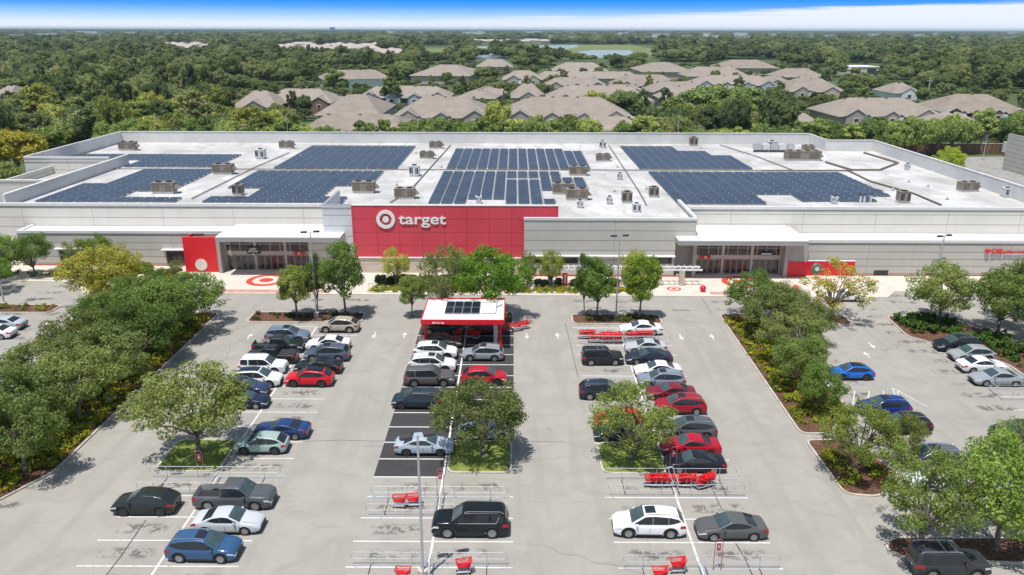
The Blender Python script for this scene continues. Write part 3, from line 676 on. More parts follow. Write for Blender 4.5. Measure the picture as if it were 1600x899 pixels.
# round mirror-like sign, red balls, red kiosk
t = thing('round_sign', 'dark round sign with pale centre on a short red post by the red band', 'sign', (42.4, 106.6, 0.13))
b = MB(); b.lathe([(0.001, -0.12), (0.55, -0.1), (0.82, 0.02), (0.84, 0.1), (0.001, 0.12)], 32, (42.4, 106.6, 1.55), 'y'); b.build('disc', plain('dark_green_metal', (0.11, 0.12, 0.10), 0.4), t, True)
b = MB(); b.lathe([(0.001, -0.06), (0.3, -0.05), (0.3, 0.02)], 24, (42.4, 106.45, 1.6), 'y'); b.build('disc_centre', plain('pale_mint', (0.55, 0.62, 0.56), 0.4), t)
b = MB(); b.tube((42.4, 106.62, 0.13), (42.4, 106.62, 0.9), 0.16, 0.12, 12); b.build('post', M_redp, t)
for (x, y, w_) in ((25.2, 100.6, 'left'), (37.6, 100.8, 'right')):
    t = thing('ball_bollard', 'red concrete ball bollard at the %s end of the right entrance kerb' % w_, 'bollard', (x, y, 0.13), group='red ball bollards')
    b = MB(); b.lathe([(0.001, 0.06)] + [(0.42 * math.sin(math.pi * i / 12), 0.5 - 0.42 * math.cos(math.pi * i / 12)) for i in range(1, 12)] + [(0.001, 0.92)], 20, (x, y, 0.12)); b.build('ball', M_redp, t, True)
    b = MB(); b.lathe([(0.22, 0), (0.22, 0.12), (0.16, .14)], 16, (x, y, 0.12)); b.build('foot', M_copingd, t)
t = thing('pylon_sign', 'tall narrow red sign with white letters in the bed before the arbour', 'sign', (6.95, 103.0, 0.1))
b = MB(); b.box(6.6, 7.3, 102.9, 103.05, 0.25, 1.95); b.build('panel', M_redp, t)
b = MB(); b.box(6.65, 6.75, 103.05, 103.12, 0, 0.6); b.box(7.15, 7.25, 103.05, 103.12, 0, 0.6); b.build('post', M_dark, t)
b = MB()
for i in range(4): b.box(6.82, 7.08, 102.87, 102.9, 0.55 + i * .32, 0.75 + i * .32)
b.build('white_marks', M_white, t)

# ================================================================= ROOF EQUIPMENT
def mat_pv():
    m, t, b = newmat('solar_cells'); n = NT(t)
    v = n.noise(n.pos(), 0.35, 3, 0.5)
    n.lk(n.ramp(v, ((0.3, (0.030, 0.043, 0.064)), (0.7, (0.052, 0.070, 0.100)))), b.inputs['Base Color'])
    b.inputs['Roughness'].default_value = 0.22; return m
M_pv = mat_pv(); M_alu = plain('aluminium', (0.55, 0.56, 0.57), 0.4, 0.6, var=0.05)
def array(label, rects, holes=(), z=RZ, pw=1.95, pd=1.02, tilt=5, gap=.09):
    gap = .22 if 'central' in label else gap
    xs = [r[0] for r in rects] + [r[1] for r in rects]; ys = [r[2] for r in rects] + [r[3] for r in rects]
    t = thing('solar_array', label, 'solar panels', ((min(xs) + max(xs)) / 2, (min(ys) + max(ys)) / 2, z), group='solar arrays on the store roof')
    x = min(xs); h = math.sin(R(tilt)) * pd; dy = math.cos(R(tilt)) * pd
    while x + pw <= max(xs) + 0.05:
        b = MB(); y = min(ys)
        while y + pd <= max(ys):
            c = (x + pw / 2, y + pd / 2)
            if any(r[0] - .05 <= c[0] <= r[1] + .05 and r[2] <= c[1] <= r[3] for r in rects) and not any(r[0] <= c[0] <= r[1] and r[2] <= c[1] <= r[3] for r in holes):
                z0 = z + 0.16; k = len(b.v)
                b.v += [(x + .03, y, z0), (x + pw - gap, y, z0), (x + pw - gap, y + dy, z0 + h), (x + .03, y + dy, z0 + h),
                        (x + .03, y, z0 - .04), (x + pw - gap, y, z0 - .04), (x + pw - gap, y + dy, z0 + h - .04), (x + .03, y + dy, z0 + h - .04)]
                b.f.append((k, k + 1, k + 2, k + 3)); b.m.append(0)
                for q in ((4, 5, 1, 0), (5, 6, 2, 1), (6, 7, 3, 2), (7, 4, 0, 3)): b.f.append(tuple(k + i for i in q)); b.m.append(1)
                if (int((y - min(ys)) / pd)) % 2 == 1: b.box(x + pw - .10, x + pw, y, y + .7, z + .02, z0 + .12, 1)
            elif b.f: b.build('panel_strip', [M_pv, M_alu], t); b = MB()
            y += pd + 0.03
        if b.f: b.build('panel_strip', [M_pv, M_alu], t)
        x += pw + 0.03
array('shallow solar array in the rear left corner of the store roof', [(-75, -56, 152, 168.5), (-91, -75, 160.5, 168.5)])
array('solar array along the left edge of the store roof, nearest the front parapet', [(-73.8, -55.5, 119.8, 150), (-60, -51.5, 119.8, 122.5)], [(-61.5, -51.0, 123, 128.5), (-73.8, -70, 135, 150)])
array('second solar array from the left in the rear row', [(-46, -21.7, 151, 182)])
array('second solar array from the left in the front row, behind the grey pylon wall', [(-48, -23, 119.6, 148.4)], [(-50, -42.5, 124, 131), (-30.5, -22, 123.5, 133), (-26, -22, 119, 124)])
array('central rear solar array behind the red wall', [(-13.0, 10, 151, 178), (10, 14.8, 151, 174)])
array('central front solar array right behind the red wall', [(-13.2, 3.7, 119.4, 148), (3.6, 7.6, 142, 148), (3.7, 14.4, 130, 141), (3.6, 6, 119.4, 123)], [(-2, 3.7, 139.5, 141.5), (-7.3, -1.5, 119, 122.4)])
array('rear right solar array with a stepped outer edge', [(24, 35, 151.5, 182), (35, 41, 151.5, 175), (41, 47.5, 151.5, 168)])
array('largest solar array on the front right of the store roof', [(25, 38.9, 119.6, 148), (38.8, 44.5, 127.3, 148), (44.5, 56, 121.6, 148), (56, 61.3, 126, 148)])

M_tan = plain('tan_unit_paint', (0.235, 0.20, 0.165), 0.6, var=0.3); M_tand = plain('tan_louvre', (0.15, 0.125, 0.10), 0.7, var=0.3, sc=6)
M_ltgrey = plain('light_grey_metal', (0.58, 0.60, 0.61), 0.5, var=0.08)
def hvac_meshes(kind):
    P = []
    body, lou, L, D, H = {'tan': (M_tan, M_tand, 4.0, 2.2, 1.6), 'white': (M_ltgrey, M_dark, 2.0, 2.4, 1.7), 'cube': (M_tan, M_dark, 1.9, 1.9, 1.7), 'long': (M_tan, M_tand, 8.0, 2.4, 1.8), 'small': (M_ltgrey, M_dark, 1.0, 1.0, 0.8)}[kind]
    b = MB(); b.box(-L / 2 + .1, L / 2 - .1, -D / 2 + .1, D / 2 - .1, 0, 0.42); P.append(('curb', b.mesh('curb', M_coping)))
    b = MB(); b.box(-L / 2, L / 2, -D / 2, D / 2, 0.42, 0.42 + H); b.box(-L / 2 - .05, L / 2 + .05, -D / 2 - .05, D / 2 + .05, 0.42 + H, .5 + H)
    for i in range(3): x = -L / 2 + L * (i + 1) / 4; b.box(x - .03, x + .03, -D / 2 - .03, -D / 2, .45, .4 + H)
    P.append(('cabinet', b.mesh('cabinet', body)))
    b = MB(); b.box(-L * .45, -L * .12, -D / 2 - .025, -D / 2 - .005, 0.7, 0.2 + H); P.append(('louvre', b.mesh('louvre', lou)))
    b = MB(); b.box(L * .15, L * .44, -D / 2 - .025, -D / 2 - .005, 0.6, 0.1 + H); P.append(('louvre', b.mesh('louvre', lou)))
    for i in range(max(1, int(L / 1.9))):
        b = MB(); x = -L / 2 + L * (i + .5) / max(1, int(L / 1.9)); b.lathe([(.55 if L > 1.5 else .3, 0), (.55 if L > 1.5 else .3, .18), (.42 if L > 1.5 else .22, .18), (.001, .1)], 14, (x, 0, .5 + H)); P.append(('fan', b.mesh('fan', M_dark)))
    if kind in ('tan', 'long'):
        b = MB(); k = [(L / 2, -.8, 0.9), (L / 2 + .8, -.8, 0.9), (L / 2, -.8, 1.75), (L / 2, .8, 0.9), (L / 2 + .8, .8, .9), (L / 2, .8, 1.75)]
        b.v += k; b.f += [(0, 1, 2), (3, 5, 4), (1, 4, 5, 2), (0, 3, 4, 1)]; b.m += [0] * 4; P.append(('intake_hood', b.mesh('intake_hood', M_tan)))
    return P
HV = {k: hvac_meshes(k) for k in ('tan', 'white', 'cube', 'long', 'small')}
def hvac(kind, px, py, label, rot=0.0, s=1.0, zoff=0.0):
    x, y = at(px, py, RZ); t = thing('rooftop_unit', label, 'rooftop unit', (x, y, RZ + .01), rot, 'machines on the store roof'); t.scale = (s * .88, s * .88, s * .88)
    for n_, me in HV[kind]: put(n_, me, t)
for a in (('tan', 201, 235, 'tan rooftop unit alone in the rear left corner of the roof'), ('tan', 350, 272, 'tan rooftop unit between the rear left array and the front left array'),
          ('tan', 258, 302, 'tan rooftop unit in the notch of the leftmost front array'), ('cube', 373, 305, 'small boxy tan unit in the notch of the second front array', 0, .9),
          ('tan', 448, 232, 'tan rooftop unit left of the second rear array', 0, .85), ('white', 408, 248, 'white rooftop unit between the two rear left arrays'),
          ('tan', 681, 232, 'rearmost tan unit in the aisle left of the central arrays', 0, .8), ('tan', 667, 248, 'second tan unit from the rear, aisle left of the central arrays', 0, .8),
          ('white', 648, 275, 'tall white unit in the aisle left of the central arrays'), ('tan', 569, 301, 'large tan unit in the notch behind the grey pylon wall'),
          ('tan', 633, 310, 'tan unit just behind the left part of the red wall', 0, .9), ('white', 941, 231, 'white unit at the rear parapet right of the central arrays', 0, .8),
          ('tan', 942, 252, 'tan unit right of the central rear array', 0, .8), ('tan', 903, 274, 'tan unit at the front right corner of the central rear array', 0, .9),
          ('tan', 879, 303, 'rear one of two tan units standing close behind the right end of the red wall', 0, .95), ('tan', 901, 312, 'front one of two tan units standing close behind the right end of the red wall', 0, .95),
          ('cube', 979, 317, 'boxy unit with dark side beside the roof hatch over the beige bay', 0, .9), ('cube', 1021, 308, 'boxy unit nearest the right front array', 0, .85),
          ('cube', 1083, 228, 'dark sided boxy unit at the rear parapet', 0, 1.0), ('white', 994, 331, 'small pale unit nearest the edge of the beige bay roof', 0, .65),
          ('long', 1253, 251, 'long brown unit behind the right end of the largest array'), ('white', 1205, 234, 'pale cooling rack in a row near the rear right parapet', 0, 1.0),
          ('tan', 1262, 236, 'low tan unit behind the long brown unit', 0, .7), ('cube', 1410, 317, 'dark boxy unit at the right end of the largest array', 0, .95),
          ('tan', 1511, 299, 'grey brown unit with open hoods alone on the right roof field', 0.15, .85), ('white', 1564, 296, 'rear one of two pale blue grey units at the right parapet', 0, .75),
          ('white', 1572, 308, 'front one of two pale blue grey units at the right parapet', 0, .75), ('white', 1383, 240, 'pale unit by the inner corner of the rear right parapet', 0, .8),
          ('small', 906, 325, 'tiny pale vent unit over the beige bay near the red wall'), ('small', 952, 319, 'tiny pale vent left of the boxy unit over the beige bay'), ('small', 1303, 319, 'tiny pale vent at the front edge of the largest array'),
          ('small', 968, 281, 'tiny square vent on the roof aisle right of the central arrays'), ('small', 1417, 266, 'tiny square vent on the right roof field'), ('small', 748, 318, 'tiny round vent behind the middle of the red wall')):
    hvac(*a)
for px, n_ in ((1190, 4),):
    x, y = at(1205, 236, RZ)
    t = thing('condenser_rack', 'long pale rack of slanted fan coils before the rear right parapet', 'condenser', (x, y, RZ), 0, 'machines on the store roof')
    for i in range(5): b = MB(); b.box(x - 4.4 + i * 1.8, x - 2.8 + i * 1.8, y - 2.2, y - .6, RZ + .5, RZ + 1.6); b.lathe([(.6, 0), (.6, .2), (.001, .15)], 14, (x - 3.6 + i * 1.8, y - 1.4, RZ + 1.6)); b.build('coil_unit', M_ltgrey if i % 2 else M_alu, t)
    b = MB(); b.box(x - 4.6, x + 4.6, y - 2.3, y - 2.15, RZ + .3, RZ + .5)
    for i in range(6): b.box(x - 4.5 + i * 1.78, x - 4.4 + i * 1.78, y - 2.2, y - 2.1, RZ, RZ + .4)
    b.build('stand', M_dark, t)
for px, py in ((470, 245), (430, 262), (620, 290), (690, 262), (965, 262), (1010, 296), (1095, 232), (1160, 240), (1450, 292), (1395, 298), (1420, 285), (1480, 312), (960, 300), (650, 240)):
    x, y = at(px, py, RZ); t = thing('vent_stub', 'tiny pale vent stub on the open white roof', 'vent', (x, y, RZ), 0, 'vent stubs on the store roof')
    b = MB(); b.tube((x, y, RZ), (x, y, RZ + .5), .12, n=8); b.build('stub', M_ltgrey, t); b = MB(); b.lathe([(.3, 0), (.16, .12)], 10, (x, y, RZ + .01)); b.build('flashing', M_tand, t)
pi = thing('roof_pipes', 'thin conduit runs along the roof aisles between the solar arrays', 'pipes', (0, 150, RZ))
b = MB()
def rp(pts, r=0.09):
    q = [(*at(px, py, RZ), RZ + .18) for px, py in pts]; b.path(q, r, 5)
rp([(452, 240), (400, 262), (300, 312)]); rp([(704, 228), (640, 300), (610, 318)]); rp([(951, 228), (998, 300), (1010, 322)]); rp([(120, 265), (1190, 268)]); rp([(1190, 268), (1325, 268), (1360, 285), (1430, 305), (1470, 322)], .14)
rp([(1290, 255), (1330, 267), (1375, 267), (1403, 256), (1350, 240)], .22); rp([(1125, 228), (1180, 245), (1240, 268)]); rp([(1325, 288), (1380, 300)]); b.build('conduit', M_tand, pi)
for i, (px, py) in enumerate(((1344, 317), (1350, 317), (1360, 316), (1246, 222), (1310, 232))):
    x, y = at(px, py, RZ); t = thing('vent_pipe', ['first of three', 'second of three', 'third of three'][i] + ' short dark vent pipes at the right front parapet, counted from the left' if i < 3 else ('thin dark vent pipe before the rear right parapet' if i == 3 else 'thin dark vent pipe inside the stepped rear corner'), 'pipe', (x, y, RZ), group='vent pipes')
    b = MB(); b.tube((x, y, RZ), (x, y, RZ + 1.2), .17, n=10); b.build('pipe', M_ltgrey, t); b = MB(); b.lathe([(.26, 0), (.26, .14), (.001, .22)], 10, (x, y, RZ + 1.2)); b.build('cap', M_dark, t)

# ================================================================= PICK-UP CANOPY
pc = thing('pickup_canopy', 'white roofed pickup canopy with red fascia, red posts and eight solar panels', 'canopy', (-5.5, 84, 0))
ZC = 3.45
b = MB()
for i in range(30):
    x = -9.95 + i * 0.295; b.box(x, x + .27, 80.35, 87.5, ZC - .05, ZC); b.box(x + .27, x + .295, 80.35, 87.5, ZC - .05, ZC + .045)
b.build('roof', plain('white_seam_metal', (0.74, 0.74, 0.73), 0.45, var=0.05), pc)
b = MB(); b.box(-10.05, -1.0, 80.2, 80.35, ZC - .4, ZC + .12); b.box(-10.05, -9.95, 80.35, 87.5, ZC - .4, ZC + .1); b.box(-1.1, -1.0, 80.35, 87.5, ZC - .4, ZC + .1); b.box(-10.05, -1.0, 87.5, 87.65, ZC - .4, ZC + .12); b.build('fascia', M_redpl, pc)
for x in (-9.6, -1.45):
    for y in (80.9, 86.6): b = MB(); b.box(x - .16, x + .16, y - .16, y + .16, 0, ZC - .06); b.box(x - .3, x + .3, y - .3, y + .3, 0, .2); b.build('post', M_redpl, pc)
b = MB(); b.box(-2.2, -1.8, 81.2, 83.6, 0, 2.6); b.build('side_screen', M_ltgrey, pc)
b = MB()
for i in range(9): b.box(-9.9, -1.1, 80.6 + i * .82, 80.72 + i * .82, ZC - .25, ZC - .05)
b.build('purlins', M_coping, pc)
for j in range(2):
    for i in range(4):
        x = -7.65 + i * .98; y = 82.3 + j * 2.05
        b = MB(); b.box(x, x + .93, y, y + 1.95, ZC + .1, ZC + .15, 1); b.poly([(x + .03, y + .03, ZC + .153), (x + .9, y + .03, ZC + .153), (x + .9, y + 1.92, ZC + .153), (x + .03, y + 1.92, ZC + .153)], 0); b.build('solar_panel', [plain('black_cells', (0.015, 0.018, 0.035), 0.2) if i + j == 0 else bpy.data.materials['black_cells'], M_alu], pc)
b = MB(); b.path([(-3.6, 82.5, ZC + .08), (-2.0, 82.5, ZC + .08), (-1.9, 86.2, ZC + .08), (-3.6, 86.3, ZC + .08)], .03, 5); b.path([(-1.9, 84.6, ZC + .08), (-1.5, 85.1, ZC + .1), (-1.35, 85.6, ZC + .1)], .04, 5); b.build('cable', M_dark, pc)
place_text(text_mesh('drive up', .34, .01, .008, M_white, 'lettering'), -8.8, 80.185, ZC - .3, pc, 1.3, 1.0)

# ================================================================= LIGHT POLES
M_galv = plain('galvanised_steel', (0.48, 0.50, 0.53), 0.45, 0.3, var=0.06); M_lamp = plain('dark_lamp_housing', (0.05, 0.05, 0.055), 0.5)
def light_pole(x, y, h, label, ang=0.0, heads=2):
    t = thing('light_pole', label, 'light pole', (x, y, 0), ang, 'light poles of the car park')
    b = MB(); b.tube((0, 0, 0), (0, 0, .75), .32, n=14); b.build('concrete_base', M_kerb, t, local=True)
    b = MB(); b.tube((0, 0, .75), (0, 0, h), .105, .065, 10); b.build('pole', M_galv, t, local=True)
    for s in ((1, -1) if heads == 2 else (1,)):
        b = MB(); b.tube((0, 0, h - .1), (s * .45, 0, h - .05), .04, n=6); b.build('arm', M_galv, t, local=True)
        b = MB(); b.prism([(s * .35, -.2), (s * 1.0, -.2), (s * 1.1, -.1), (s * 1.1, .1), (s * 1.0, .2), (s * .35, .2)][::s], h - .12, h + .04); b.build('lamp_head', M_lamp, t, local=True)
for px, py, top, lab, an in ((661, 905, 680, 'tall light pole standing nearest the camera on the middle row centre line', .35), (962.5, 497, 368, 'light pole on the planted island at the head of the right row', .2),
                     (495, 497, 362, 'light pole on the planted island at the head of the left row', .2), (1453, 498, 368, 'light pole rising from the shrubs of the right lot', .35), (8, 481, 330, 'light pole on the island at the far left edge', .3)):
    x, y = at(px, py); hh = aty(px, top, y)[1]; light_pole(x, y, min(hh, 12.5), lab, an)
for i, (px, top, Y) in enumerate(((243, 178, 196), (449, 178, 203), (653, 185, 203), (857, 190, 203), (1060, 180, 203), (1545, 212, 215), (3, 203, 185))):
    x = aty(px, 200, Y)[0]; zt = aty(px, top, Y)[1]
    light_pole(x, Y, max(zt, 6), ['slim light pole behind the rear left parapet, leftmost over the roof edge', 'slim light pole behind the second rear array', 'slim light pole behind the left aisle of the central arrays', 'slim light pole behind the central rear array', 'slim light pole behind the rear right arrays', 'leaning looking tall light pole in the rear yard by the fence', 'light pole among the trees at the left frame edge'][i], .2, 1)

# ================================================================= CARS
def mat_paint(name, metal, rough):
    m, t, b = newmat(name); n = NT(t); oi = n.n('ShaderNodeObjectInfo')
    v = n.noise(n.pos(world=False), 1.2, 4, 0.6)
    n.lk(n.mix(n.rng(v, 0.45, 0.8, 0, 0.03), oi.outputs['Color'], (0.35, 0.33, 0.30)), b.inputs['Base Color'])
    b.inputs['Metallic'].default_value = metal; b.inputs['Roughness'].default_value = rough; b.inputs['Coat Weight'].default_value = 0.45; b.inputs['Coat Roughness'].default_value = 0.04; b.inputs['Specular IOR Level'].default_value = 0.2; return m
M_paint = mat_paint('car_paint', 0.0, 0.30)
M_cglass = plain('car_glass', (0.022, 0.028, 0.034), 0.06, var=0.2, world=False)
M_wind = plain('windshield_glass', (0.055, 0.085, 0.09), 0.05, var=0.3, world=False)
M_tyre = plain('tyre_rubber', (0.022, 0.022, 0.022), 0.85); M_rim = plain('alloy_rim', (0.36, 0.37, 0.38), 0.35, 0.7, world=False); M_rimd = plain('dark_rim', (0.06, 0.06, 0.065), 0.4, 0.5)
M_trim = plain('black_trim', (0.03, 0.03, 0.032), 0.6); M_seam = plain('panel_gap', (0.02, 0.02, 0.02), 0.8); M_chrome = plain('chrome_trim', (0.68, 0.68, 0.69), 0.2, 0.8)
M_head = plain('headlight_lens', (0.62, 0.65, 0.68), 0.12); M_tail = plain('taillight_lens', (0.38, 0.012, 0.014), 0.2); M_plate = plain('plate_white', (0.6, 0.6, 0.58), 0.5)
# kind: L W, lower-body top profile (x from rear -L/2 to front), roof line, wheel radius, etc.
CK = {
 'sedan': dict(L=4.85, W=1.84, top=[(-1, .82), (-.93, .99), (-.62, 1.03), (-.5, .98), (.36, .96), (.42, .98), (.8, .86), (.95, .72), (1, .58)], roof=[(-.72, 1.0), (-.36, 1.36), (-.1, 1.45), (.08, 1.42), (.46, .97)], wr=.35, wb=.575, sun=0),
 'coupe': dict(L=4.8, W=1.90, top=[(-1, .84), (-.93, 1.0), (-.66, 1.02), (-.5, .96), (.3, .94), (.36, .98), (.8, .88), (.95, .74), (1, .56)], roof=[(-.72, 1.0), (-.36, 1.28), (-.14, 1.38), (.04, 1.35), (.38, .97)], wr=.35, wb=.57, sun=0),
 'suv': dict(L=4.8, W=1.90, top=[(-1, .95), (-.97, 1.08), (-.5, 1.06), (.40, 1.04), (.48, 1.08), (.82, .99), (.96, .84), (1, .66)], roof=[(-.965, 1.06), (-.80, 1.50), (-.58, 1.62), (-.1, 1.69), (.13, 1.64), (.54, 1.07)], wr=.385, wb=.585, sun=1),
 'cross': dict(L=4.5, W=1.86, top=[(-1, .9), (-.96, 1.02), (-.5, 1.0), (.40, .98), (.47, 1.02), (.82, .92), (.95, .78), (1, .62)], roof=[(-.95, 1.0), (-.66, 1.42), (-.42, 1.54), (-.04, 1.59), (.12, 1.54), (.53, 1.01)], wr=.375, wb=.59, sun=0),
 'boxy': dict(L=5.1, W=1.98, top=[(-1, 1.0), (-.985, 1.15), (-.5, 1.13), (.42, 1.12), (.5, 1.17), (.88, 1.12), (.97, 1.02), (1, .7)], roof=[(-.975, 1.13), (-.90, 1.70), (-.80, 1.82), (.02, 1.86), (.17, 1.80), (.49, 1.15)], wr=.42, wb=.58, sun=0),
 'jeep': dict(L=4.45, W=1.84, top=[(-1, .95), (-.985, 1.08), (-.5, 1.08), (.40, 1.08), (.46, 1.12), (.9, 1.07), (.97, .98), (1, .65)], roof=[(-.975, 1.08), (-.94, 1.66), (-.88, 1.76), (.1, 1.76), (.2, 1.72), (.44, 1.1)], wr=.38, wb=.58, sun=0),
 'pickup': dict(L=5.85, W=2.0, top=[(-1, 1.05), (-.99, 1.14), (.42, 1.14), (.5, 1.17), (.88, 1.1), (.97, 1.0), (1, .7)], roof=[(-.30, 1.12), (-.24, 1.78), (-.2, 1.86), (.14, 1.86), (.22, 1.82), (.48, 1.15)], wr=.42, wb=.6, sun=0, bed=(-.965, -.32)),
}
def car_meshes(kind):
    q = CK[kind]; L, Wd = q['L'], q['W']; hl = L / 2; wr = q['wr']; wx = [q['wb'] * hl, -q['wb'] * hl]
    tx = np.array([p[0] * hl for p in q['top']]); tz = np.array([p[1] for p in q['top']])
    rx = np.array([p[0] * hl for p in q['roof']]); rz_ = np.array([p[1] for p in q['roof']])
    def sm(x, xs, zs, w=0.10): return float(np.mean([np.interp(x + d, xs, zs) for d in (-w, -w / 2, 0, w / 2, w)]))
    def top(x): return sm(x, tx, tz, min(.08, max(0, hl - abs(x))) )
    def hw(x):
        e = hl - 0.95; a = max(0, (abs(x) - e) / 0.95); return Wd / 2 * (1 - (0.17 if x > 0 else 0.13) * a ** 2.4)
    def floor(x):
        e = max(0, abs(x) - (hl - .35)) / .35; b = .22 + .12 * e
        return b
    def arch(x):
        for w in wx:
            d = abs(x - w)
            if d < wr + .075: return wr * 0.98 + math.sqrt((wr + .075) ** 2 - d * d)
        return 0
    FR = (0.0, .14, .3, .45, .6, .74, .86, .95, 1.0); YW = (.93, .985, 1.0, 1.0, .995, .985, .965, .925, .86)
    bed = q.get('bed')
    def sec(x):
        t = top(x); b = floor(x); w = hw(x); a = arch(x); P = []
        for f, y in zip(FR, YW): z = b + f * (t - b); P.append((w * y, max(z, a if f < .8 else z)))
        if bed and bed[0] * hl <= x <= bed[1] * hl: P += [(w * .80, t), (w * .79, .62), (w * .4, .6), (0, .6)]
        else: P += [(w * .68, t + .022), (w * .36, t + .035), (w * .15, t + .04), (0, t + .042)]
        return P
    xs = sorted(set([round(v, 3) for v in list(np.linspace(-hl, hl, 46)) + [hl - .02, hl - .06, -hl + .02, -hl + .06] + [w + d for w in wx for d in np.linspace(-wr - .08, wr + .08, 15)]] + ([bed[0] * hl - .01, bed[0] * hl, bed[1] * hl, bed[1] * hl + .01] if bed else [])))
    b = MB(); G = []
    for x in xs: s = sec(x); G.append([(x, y, z) for y, z in s] + [(x, -y, z) for y, z in s[-2::-1]])
    b.grid(G); b.poly(G[-1]); b.poly(G[0][::-1])
    # greenhouse
    TUM = .30 if kind not in ('boxy', 'jeep', 'pickup') else .17
    def roof(x): return sm(x, rx, rz_, .05 if (rx[0] + .1 < x < rx[-1] - .1) else 0)
    def gw(x): return hw(x) * .93
    zbelt = float(np.interp(0, tx, tz)) - .02
    def gsec(x):
        r = roof(x); zb = top(x) - .03; h = max(0.001, r - zb); w = gw(x); wt = w - TUM * h - .03
        return [(w, zb), (w - TUM * .35 * h, zb + .35 * h), (w - TUM * .7 * h, zb + .7 * h), (w - TUM * .9 * h - .005, zb + .9 * h), (wt - .05, r - .012 * min(1, h * 4)), (wt * .7, r + .012), (wt * .35, r + .022), (0, r + .026)]
    gx = sorted(set([round(v, 3) for v in list(np.linspace(rx[0], rx[-1], 30)) + list(rx)])); G = []
    for x in gx: s = gsec(x); G.append([(x, y, z) for y, z in s] + [(x, -y, z) for y, z in s[-2::-1]])
    b.grid(G); out = [('body', b.mesh('body', M_paint, smooth=True), 'paint')]
    # under side
    u = MB(); u.box(-hl + .25, hl - .25, -Wd / 2 + .24, Wd / 2 - .24, .2, .62); out.append(('underbody', u.mesh('underbody', M_trim), None))
    # side windows
    O = .010
    def side_patch(mb, xa, xb, lo, hi, sgn, n=10):
        rows = []
        for x in np.linspace(xa, xb, n):
            r = roof(x); zb = top(x) - .03; w = gw(x); z0 = zb + lo + (.22 * max(0, (x_r0 + 1.15 - x) / 1.0) ** 1.6 if kind in ('suv', 'cross', 'sedan', 'coupe') else 0); z1 = r - hi
            if z1 - z0 < .03: z1 = z0 + .005
            rows.append([(x, sgn * (w - TUM * (z - zb) + O), z) for z in (z0, (z0 + z1) / 2, z1)])
        mb.grid(rows if sgn > 0 else rows[::-1])
    x_ws, x_rf = rx[-1], rx[-2]; x_r0, x_r1 = rx[0], rx[1]
    isbox = kind in ('suv', 'cross', 'boxy', 'jeep'); xa = x_r0 + (.25 if isbox else .38 if kind != 'pickup' else .18); xb = x_ws - .30
    span = xb - xa
    cuts = [(0, .27), (.275, .61), (.615, 1)] if kind in ('suv',) else [(0, .25), (.29, .60), (.605, 1)] if kind in ('boxy', 'jeep') else [(0, .47), (.475, 1)] if kind != 'coupe' else [(0, .3), (.31, 1)]
    for a, c in cuts:
        for s in (1, -1): w_ = MB(); side_patch(w_, xa + a * span, xa + c * span, .05, .085, s); out.append(('side_window', w_.mesh('side_window', M_cglass), None))
    # windscreen and rear window follow the sloped roof line
    def slope(mb, xa, xb, f, n=6):
        rows = []
        for x in np.linspace(xa, xb, n):
            r = roof(x); zb = top(x) - .03; h = max(.001, r - zb); wt = (gw(x) - TUM * h - .03) * f - .02; row = []
            for y in np.linspace(-1, 1, 7): row.append((x + (.012 if x > 0 else -.012), y * wt, r + .022 * (1 - y * y) + .014))
            rows.append(row)
        mb.grid(rows)
    w_ = MB(); slope(w_, x_rf + .06, x_ws - .08, .97); out.append(('windshield', w_.mesh('windshield', M_wind), None))
    w_ = MB(); slope(w_, x_r0 + (.03 if isbox or kind == 'pickup' else .12), x_r1 - (.02 if isbox else .05), .93); out.append(('rear_window', w_.mesh('rear_window', M_cglass), None))
    if q['sun']:
        w_ = MB(); rows = []
        for x in np.linspace(-.42, .28 * hl / 2.4, 5): rows.append([(x, y, roof(x) + .045) for y in (-.42, 0, .42)])
        w_.grid(rows); out.append(('sunroof', w_.mesh('sunroof', M_cglass), None))
    # lower-body patches
    def bpatch(mb, xa, xb, f0, f1, sgn, o=.008, n=5):
        rows = []
        for x in np.linspace(xa, xb, n):
            t = top(x); bb = floor(x); w = hw(x); a = arch(x); row = []
            for f in np.linspace(f0, f1, 4):
                z = bb + f * (t - bb); y = w * float(np.interp(f, FR, YW)); row.append((x, sgn * (y + o), max(z, a)))
            rows.append(row)
        mb.grid(rows if sgn > 0 else rows[::-1])
    fz0, fz1 = ((.62, .82) if kind in ('sedan', 'coupe') else (.60, .78))
    for s in (1, -1):
        m = MB(); bpatch(m, hl - .5, hl - .01, fz0 + .02, fz1, s, .012); y = hw(hl) * .99
        zt = floor(hl) + (top(hl) - floor(hl)); m.box(hl - .06, hl + .012, min(s * y, s * y * .55), max(s * y, s * y * .55), zt * .86, zt * .98)
        out.append(('headlight', m.mesh('headlight', M_head), None))
        m = MB(); bpatch(m, -hl + .01, -hl + .38, .66, .9, s, .012); zt = top(-hl); y = hw(-hl)
        m.box(-hl - .012, -hl + .05, min(s * y, s * y * .6), max(s * y, s * y * .6), zt * .78, zt * .95); out.append(('taillight', m.mesh('taillight', M_tail), None))
    m = MB(); zt = top(hl); m.box(hl - .1, hl + .02, -.45, .45, zt * .55, zt * .92); m.box(hl - .1, hl + .015, -.65, .65, .3, .42); out.append(('grille', m.mesh('grille', M_trim), None))
    m = MB()
    for xx in ((.44, .0, -.42) if kind != 'coupe' else (.40, -.3)):
        for s in (1, -1): bpatch(m, xx * hl - .012, xx * hl + .012, .1, .96, s, .006, 2)
    for s in (1, -1): bpatch(m, wx[1] + wr + .12, wx[0] - wr - .12, 0.0, .10 if not isbox else .17, s, .014, 8)
